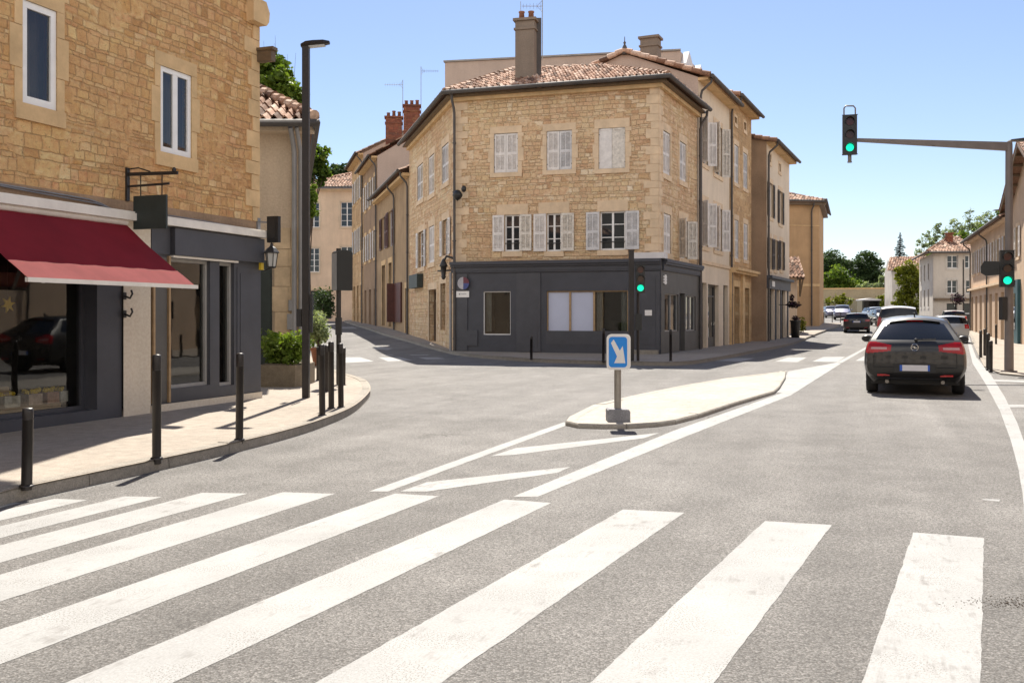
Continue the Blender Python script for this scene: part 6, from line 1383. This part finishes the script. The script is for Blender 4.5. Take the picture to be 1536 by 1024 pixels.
def vehicle(label, paint, spec=HATCH, H=1.48, W=1.82, L=None, group=None, cat='car', name='car', lampz=(2.42, 2.92), lampx=.50, glassv=(3.12, 3.86), res=1.0, badge=True, platez=.53, chrome=True, front=False, hi=True):
    t = thing(name, label, cat, (0, 0, 0), group); S = spec['rings']; n = len(S); kz = H / 1.49; kx = W / 1.85; ky = (L or spec['L']) / spec['L']
    NR = int(26 * res) // 2 * 2; NS = int(44 * res); NC = 10
    def ring(s):
        y, cw = cr([(r[0], r[2]) for r in S], s); pts = [cr([r[1][k] for r in S], s) for k in range(5)]
        if s < 1e-6: pts = list(S[0][1])
        return y, pts, cw
    def side(s, r, sg):
        y, pts, cw = ring(s); x, z, dy = cr(pts, r); return Vector((sg * x * kx, (y + dy) * ky, z * kz))
    def top(s, fx):
        y, pts, cw = ring(s); x, z, dy = pts[4]; return Vector((fx * x * kx, (y + dy) * ky, (z + cw * (1 - fx * fx)) * kz))
    def cap(v, fx, fr=False):
        s = n - 1 if fr else 0; y, pts, cw = ring(s); x, z, dy = cr(pts, v); bulge = .07 if not fr else -.10; k = sstep(3.0, 4.0, v)
        return Vector((fx * x * kx, (y + dy) * ky - (bulge if not fr else bulge) * (1 - fx * fx) * (1 - k * .45), (z + cw * (1 - fx * fx) * k) * kz))
    parts = {}
    def put(key, a, b_, c, d): parts.setdefault(key, MB()).face([a, b_, c, d])
    sm = [(n - 1) * (i / NS) for i in range(NS + 1)]; rm = [4 * j / NR for j in range(NR + 1)]
    wy = ((.80 * ky, .335, .31), (3.42 * ky, .335, .31))
    for i in range(NS):
        s0, s1 = sm[i], sm[i + 1]; ms_ = (s0 + s1) / 2
        for sg in (-1, 1):
            for j in range(NR):
                r0, r1 = rm[j], rm[j + 1]; mr = (r0 + r1) / 2; c = side(ms_, mr, sg)
                if any((c.y - y) ** 2 + (c.z - z) ** 2 < (rr + .05) ** 2 for y, z, rr in wy): continue
                key = 'body'
                if 3.2 < mr < 3.86 and 1.25 < ms_ < 4.55: key = 'side_window' if not (2.65 < ms_ < 2.78 or 3.55 < ms_ < 3.62) else 'pillar'
                elif 3.1 < mr < 3.88 and ms_ <= 1.25: key = 'quarter' + ('L' if sg < 0 else 'R')
                elif lampz[0] < mr < lampz[1] and ms_ < .62: key = 'tail_light' + ('L' if sg < 0 else 'R')
                elif mr < .55: key = 'sill'
                q = [side(s0, r0, sg), side(s1, r0, sg), side(s1, r1, sg), side(s0, r1, sg)]
                put(key, *(q if sg > 0 else q[::-1]))
        for j in range(NC):
            f0, f1 = -1 + 2 * j / NC, -1 + 2 * (j + 1) / NC; key = 'windscreen' if 4.12 < ms_ < 4.92 and abs(f0 + f1) / 2 < .93 else 'body'
            put(key, top(s0, f0), top(s0, f1), top(s1, f1), top(s1, f0))
    NV, NX = int(64 * res), int(40 * res) // 2 * 2
    for fr in (False, True):
        for i in range(NV):
            v0, v1 = 4 * i / NV, 4 * (i + 1) / NV; mv = (v0 + v1) / 2
            for j in range(NX):
                f0, f1 = -1 + 2 * j / NX, -1 + 2 * (j + 1) / NX; mf = abs(f0 + f1) / 2; key = 'body'
                if not fr:
                    edge = glassv[0]
                    if edge < mv < glassv[1] and mf < .88: key = 'rear_window'
                    elif glassv[1] <= mv < glassv[1] + .07 and mf < .24: key = 'brake_light'
                    elif lampz[0] + .30 * (1 - mf) < mv < lampz[1] - .50 * max(0, .85 - mf) and mf > lampx: key = 'tail_light' + ('L' if f0 < 0 else 'R')
                    elif mf >= .88 and 3.1 < mv < 3.9: key = 'quarter' + ('L' if f0 < 0 else 'R')
                    elif mv < .42: key = 'bumper'
                    if key.startswith('tail') and lampz[0] + .24 < mv < lampz[0] + .34 and lampx + .08 < mf < .93: key = 'lens' + key[-1]
                elif mv < .8: key = 'front_bumper'
                put(key, cap(v0, f0, fr), cap(v0, f1, fr), cap(v1, f1, fr), cap(v1, f0, fr))
    mats = dict(body=paint, side_window='car_glass', pillar='black_plastic', sill='black_plastic', windscreen='car_glass', rear_window='car_glass', brake_light='tail_red', tail_lightL='tail_red', tail_lightR='tail_red', lensL='tail_clear', lensR='tail_clear', bumper='black_plastic', front_bumper='black_plastic', quarterL='black_plastic', quarterR='black_plastic')
    made = {}
    for key in ('body', 'side_window', 'pillar', 'sill', 'windscreen', 'rear_window', 'brake_light', 'tail_lightL', 'tail_lightR', 'bumper', 'front_bumper', 'quarterL', 'quarterR', 'lensL', 'lensR'):
        if key not in parts: continue
        nm = 'tail_light' if key.startswith('tail') else 'reflector' if key.startswith('lens') else 'quarter_window' if key.startswith('quarter') else key
        made[key] = parts[key].build(nm, M[mats[key]], made['tail_light' + key[-1]] if key.startswith('lens') else t, True, True)
    for y in (wy[0][0], wy[1][0]):
        for sg in (-1, 1):
            x0 = sg * (W / 2 - .235); x1 = sg * (W / 2 - .02); m = MB(); prof = [(.20, 0), (.30, .0), (.325, .03), (.33, .06), (.33, .155), (.325, .185), (.30, .215), (.20, .215)]
            rows = [[Vector((x0 + (x1 - x0) * w / .215, y + r * math.cos(a), .33 + r * math.sin(a))) for a in [2 * math.pi * k / 24 for k in range(25)]] for r, w in prof]; m.grid(rows); wh = m.build('wheel', M['rubber'], t, True)
            m = MB(); m.disc((x1 - sg * .03, y, .33), (sg, 0, 0), .21, .01, 20)
            for k in range(5): a = 2 * math.pi * k / 5; m.bar((x1 - sg * .015, y, .33), (x1 - sg * .015, y + .19 * math.cos(a), .33 + .19 * math.sin(a)), .05, .02)
            m.build('rim', M['rim'], wh)
    # under body
    MB().box(-W / 2 + .12, W / 2 - .12, .35, (L or 4.35) - .35, .20, .42).build('underbody', M['black_plastic'], t)
    def on_cap(v, fx, out=0.0): p = cap(v, fx); return p + Vector((0, -out, 0))
    def vz(z):
        return min((abs(cap(k / 100, 0).z - z), k / 100) for k in range(401))[1]
    v = vz(platez); p = on_cap(v, 0, .012); m = MB(); m.box(-.26, .26, -.012, .0, -.055, .055, .5, Matrix.Translation(p)); np2 = m.build('number_plate', M['plate'], t)
    m = MB(); m.box(-.26, -.215, -.014, -.0125, -.055, .055, .5, Matrix.Translation(p)); m.box(.225, .26, -.014, -.0125, -.055, .055, .5, Matrix.Translation(p)); m.build('plate_band', M['plate_blue'], np2)
    if hi:
        m = MB(); m.box(-.36, .36, -.004, .02, -.085, .085, .5, Matrix.Translation(p)); m.build('plate_recess', M['black_plastic'], t)
        for sg in (-1, 1):
            q = on_cap(vz(.385), sg * .72, .006); m = MB(); m.hexa([q + Vector(w) for w in ((-.11, -.01, -.018), (.11, -.01 , -.012), (.11, .03, -.012), (-.11, .02, -.018), (-.11, -.008, .018), (.11, -.008, .02), (.11, .03, .02), (-.11, .02, .018))]); m.build('rear_reflector', M['tail_red'], t)
        if chrome:
            v2 = vz(.325); m = MB(); m.grid([[on_cap(v2 + dv, -.72 + 1.44 * i / 16, .012) for i in range(17)] for dv in (0, .055)]); m.build('chrome_strip', M['chrome'], t)
        vb = vz(.915); q = on_cap(vb, 0, .012); m = MB(); Nn = Vector((0, -1, .12)).normalized()
        if badge:
            rr = [q + Nn * .01 + Vector((.062 * math.cos(a), 0, .062 * math.sin(a))) for a in [2 * math.pi * k / 24 for k in range(25)]]; m.tube(rr, .008, 6, False); m.prism([q + Nn * .006 + Vector((x, 0, z)) for x, z in ((-.058, .012), (.012, .022), (-.008, -.004), (.058, -.012), (-.012, -.022), (.008, .004))], Nn * .008); m.build('badge', M['chrome'], t)
        # wiper
        vw = vz(1.055); m = MB(); a = on_cap(vw, .03, .03); b_ = on_cap(vw + .03, .48, .035); m.bar(a, b_, .02, .025); m.blob(a, (.035, .025, .03)); m.build('rear_wiper', M['black_plastic'], t)
        # roof fin
        q = top(1.15, 0); m = MB(); m.prism([q + Vector((0.012, 0, -.01)), q + Vector((.012, .16, -.01)), q + Vector((.006, .03, .085)), q + Vector((.006, -.005, .08))], Vector((-.024, 0, 0))); m.build('roof_fin', M['black_plastic'], t)
        # spoiler lip, tailgate shut lines, exhaust
        m = MB(); vs = glassv[1] + .075; m.grid([[on_cap(vs + dv, -.80 + 1.6 * i / 14, dn) for i in range(15)] for dv, dn in ((0, .01), (.03, .06), (.05, .055), (.055, -.05))]); m.build('spoiler', M[paint], t, True)
        m = MB()
        for f in (-.86, .86):
            pts = [on_cap(1.5 + k * .155, f * (1 - .0 * k), .003) for k in range(7)]; m.tube(pts, .004, 4, False)
        m.tube([on_cap(1.5, -.86 + 1.72 * i / 16, .003) for i in range(17)], .005, 4, False); m.build('shut_line', M['black_plastic'], t)
        m = MB()
        for x in (-.5, .5): m.tube([(x * W / 1.85, .10, .26), (x * W / 1.85, .35, .27)], .035, 10)
        m.build('exhaust', M['steel'], t, True)
    for sg in (-1, 1):
        c = side(4.45, 3.15, sg) + Vector((sg * .14, -.02, .03)); m = MB(); m.blob(c, (.115, .07, .075), 12, 8); m.bar(c - Vector((sg * .17, 0, .04)), c - Vector((0, 0, .03)), .05, .03); mr_ = m.build('wing_mirror', M[paint], t, True)
        m = MB(); rr = [c + Vector((.095 * math.cos(a), -.066, .060 * math.sin(a))) for a in [2 * math.pi * k / 16 for k in range(16)]]; m.prism(rr, (0, -.006, 0)); m.build('mirror_face', M['black_plastic'], mr_)
    return t
MPV = dict(L=4.5, rings=[
    (0.0, [(.74, .30, .08), (.88, .44, .02), (.90, .70, .0), (.87, 1.0, .05), (.70, 1.38, .24)], .055),
    (.20, [(.78, .24, .02), (.90, .44, 0), (.925, .70, 0), (.885, .99, .03), (.72, 1.40, .18)], .06),
    (.85, [(.80, .20, 0), (.905, .42, 0), (.925, .70, 0), (.89, .97, 0), (.72, 1.43, .08)], .06),
    (1.7, [(.80, .20, 0), (.90, .42, 0), (.92, .69, 0), (.885, .95, 0), (.72, 1.44, 0)], .05),
    (2.6, [(.80, .20, 0), (.90, .42, 0), (.92, .68, 0), (.88, .94, 0), (.70, 1.42, -.05)], .05),
    (3.4, [(.80, .20, 0), (.90, .42, 0), (.92, .66, 0), (.87, .92, 0), (.74, 1.0, 0)], .05),
    (4.0, [(.78, .20, 0), (.88, .42, 0), (.90, .64, 0), (.82, .84, 0), (.62, .90, 0)], .05),
    (4.45, [(.62, .24, 0), (.74, .42, 0), (.76, .58, 0), (.68, .72, 0), (.48, .75, 0)], .03)])
def park(t, px, py, Y=None, head=19.6, off=0):
    p = gp(px, py) if Y is None else None
    if Y is not None: x = (px - CX) / FP * Y; p = Vector((x, Y, gz(x, Y)))
    t.location = p; t.rotation_euler = (0, 0, -R(head)); return t
park(vehicle('graphite brown hatchback driving away in the near right lane', 'paint_graphite', H=1.50, W=1.80, res=2.2, lampz=(2.40, 3.02), group='cars on the main road'), 1372, 594, head=22.4)
park(vehicle('black cherry estate car driving ahead in the left of the far lane', 'paint_maroon', MPV, H=1.44, W=1.80, L=4.3, res=.7, lampz=(2.5, 3.0), lampx=.62, group='cars on the main road', badge=True, platez=.80, chrome=False), 1285, 499.5, head=19.8)
park(vehicle('tall white people carrier hidden behind the graphite hatchback', 'paint_white', MPV, H=1.98, W=1.92, L=4.7, res=.6, lampz=(2.2, 3.3), lampx=.80, group='cars on the main road', hi=False), 1348, 0, Y=45, head=20.5)
park(vehicle('silver blue estate parked at the right kerb beyond the hatchback', 'paint_silver', MPV, H=1.50, W=1.80, L=4.4, res=.6, lampz=(2.3, 3.1), lampx=.72, group='cars on the main road', hi=False), 1427, 0, Y=52, head=20.5)
far = [('grey blue off road car coming towards the camera at the bend', 'paint_blue', 1264, 108, 200, 1.60), ('silver saloon parked in the middle distance left of the white carrier', 'paint_silver', 1305, 100, 185, 1.45), ('dark grey car half hidden behind the white people carrier', 'paint_graphite', 1318, 86, 190, 1.45), ('pale car just visible beyond the parked silver estate', 'paint_white', 1432, 76, 20, 1.48), ('small dark car far back at the left edge of the bend', 'paint_blue', 1243, 122, 190, 1.45)]
for lab, pk, px, Y, hd_, H in far: park(vehicle(lab, pk, MPV, H=H, W=1.8, L=4.3, res=.45, group='cars on the main road', hi=False, lampz=(2.3, 3.0), lampx=.7), px, 0, Y=Y, head=hd_)
# bus shelter, container
bs = thing('bus_shelter', 'dark bus shelter with a white roof edge at the far bend', 'bus shelter', gp(1303, 474)); p = at(1303, 474, 128); z0 = gz(p.x, p.y); m = MB(); m.box(-1.15, 1.15, 0, .1, 0, 2.2, .5, Matrix.Translation((p.x, p.y + 1, z0))); m.box(-1.15, -1.05, -.8, 1, 0, 2.2, .5, Matrix.Translation((p.x, p.y, z0))); m.box(1.05, 1.15, -.8, 1, 0, 2.2, .5, Matrix.Translation((p.x, p.y, z0))); m.build('glazed_wall', M['car_glass'], bs)
m = MB(); m.prism([(p.x - 1.3, p.y - 1, z0 + 2.2), (p.x + 1.3, p.y - 1, z0 + 2.2), (p.x + 1.3, p.y - 1, z0 + 2.35), (p.x, p.y - 1, z0 + 2.5), (p.x - 1.3, p.y - 1, z0 + 2.35)], (0, 2.2, 0)); m.build('roof', M['white_panel'], bs)
cp = gp(1452, 489, .05); ct2 = thing('waste_container', 'large black waste container at the end of the right pavement', 'container', cp); m = MB(); m.hexa([cp + Vector(v) for v in ((-.42, 0, .12), (.42, 0, .12), (.42, .8, .12), (-.42, .8, .12), (-.5, -.08, .95), (.5, -.08, .95), (.5, .9, .95), (-.5, .9, .95))]); m.build('tub', M['black_plastic'], ct2); m = MB(); m.hexa([cp + Vector(v) for v in ((-.52, -.1, .96), (.52, -.1, .96), (.52, .92, .96), (-.52, .92, .96), (-.48, -.05, 1.02), (.48, -.05, 1.02), (.48, .85, 1.12), (-.48, .85, 1.12))]); m.build('lid', M['black_plastic'], ct2)
for x in (-.34, .34): m = MB(); m.tube([cp + Vector((x - .03, .1, .09)), cp + Vector((x + .03, .1, .09))], .09, 10); m.build('wheel', M['rubber'], ct2)
# pedestrian barrier at the far pavement corner
g0 = gp(1236, 484, PAV); br = thing('pedestrian_barrier', 'dark tubular barrier on the pavement where the road bends', 'barrier', g0); m = MB()
for k in range(3): q = g0 + Vector((k * .8, k * .12, 0)); m.tube([q, q + Vector((0, 0, 1.0))], .04, 6)
m.tube([g0 + Vector((0, 0, 1.0)), g0 + Vector((1.6, .24, 1.0))], .04, 6); m.tube([g0 + Vector((0, 0, .55)), g0 + Vector((1.6, .24, .55))], .03, 6); m.build('rail', M['iron'], br)

# ------------------------------------------------------------------ light, sky, camera
SUN_EL, SUN_AZ = 53.5, 1.5
w = bpy.data.worlds.new('World'); scn.world = w; w.use_nodes = True; nt = w.node_tree; bg = nt.nodes['Background']
sky = nt.nodes.new('ShaderNodeTexSky'); sky.sky_type = 'NISHITA'; sky.sun_disc = False; sky.sun_elevation = R(SUN_EL); sky.sun_rotation = R(SUN_AZ)
sky.air_density = 1.0; sky.dust_density = .35; sky.ozone_density = 2.6; sky.altitude = 200
tn = nt.nodes.new('ShaderNodeMix'); tn.data_type = 'RGBA'; tn.blend_type = 'MULTIPLY'; tn.inputs[0].default_value = 1; tn.inputs[7].default_value = (1.0, .94, .97, 1); nt.links.new(sky.outputs[0], tn.inputs[6]); 
def wn(t, **k):
    nd = nt.nodes.new(t)
    for a, b_ in k.items(): setattr(nd, a, b_)
    return nd
tc = wn('ShaderNodeTexCoord'); nz_ = wn('ShaderNodeTexNoise'); nz_.inputs['Scale'].default_value = 2.4; nz_.inputs['Detail'].default_value = 8; nz_.inputs['Roughness'].default_value = .55; nt.links.new(tc.outputs['Generated'], nz_.inputs['Vector'])
sx_ = wn('ShaderNodeSeparateXYZ'); nt.links.new(tc.outputs['Generated'], sx_.inputs[0])
def mr(src, a, b_):
    nd = wn('ShaderNodeMapRange', interpolation_type='SMOOTHSTEP'); nd.inputs[1].default_value = a; nd.inputs[2].default_value = b_; nt.links.new(src, nd.inputs[0]); return nd.outputs[0]
def mul(a, b_):
    nd = wn('ShaderNodeMath', operation='MULTIPLY'); nt.links.new(a, nd.inputs[0]); nt.links.new(b_, nd.inputs[1]); return nd.outputs[0]
# clouds added outside the view, away from the sun, to brighten shaded facades
fill_cloud = mul(mul(mr(nz_.outputs['Fac'], .40, .56), mr(sx_.outputs[1], .40, .05)), mul(mr(sx_.outputs[2], .01, .10), mr(sx_.outputs[2], .85, .55)))
cm = wn('ShaderNodeMix', data_type='RGBA'); nt.links.new(fill_cloud, cm.inputs[0]); nt.links.new(tn.outputs[2], cm.inputs[6]); cm.inputs[7].default_value = (12.5, 12.0, 11.4, 1); nt.links.new(cm.outputs[2], bg.inputs[0]); bg.inputs[1].default_value = .0455
sl = bpy.data.lights.new('sun', 'SUN'); sl.energy = 3.4; sl.angle = R(.5); sl.color = (1.0, .93, .82); so = bpy.data.objects.new('sun', sl); COL.objects.link(so)
S = Vector((math.sin(R(SUN_AZ)) * math.cos(R(SUN_EL)), math.cos(R(SUN_AZ)) * math.cos(R(SUN_EL)), math.sin(R(SUN_EL)))); so.rotation_euler = S.to_track_quat('Z', 'Y').to_euler(); so.location = (0, 20, 40)
cam = bpy.data.cameras.new('camera'); co = bpy.data.objects.new('camera', cam); COL.objects.link(co); co.location = (0, 0, CAMZ); co.rotation_euler = (R(90), 0, 0)
cam.sensor_width = 36; cam.lens = 36 * FP / 1536; cam.shift_y = -(512 - HY) / 1536; cam.clip_end = 2000; cam.clip_start = .05; scn.camera = co
scn.view_settings.view_transform = 'Standard'; scn.view_settings.look = 'None'; scn.view_settings.exposure = 1.7; scn.view_settings.gamma = 1
scn.cycles.max_bounces = 10; scn.cycles.diffuse_bounces = 6; scn.cycles.transparent_max_bounces = 12; scn.cycles.use_denoising = True
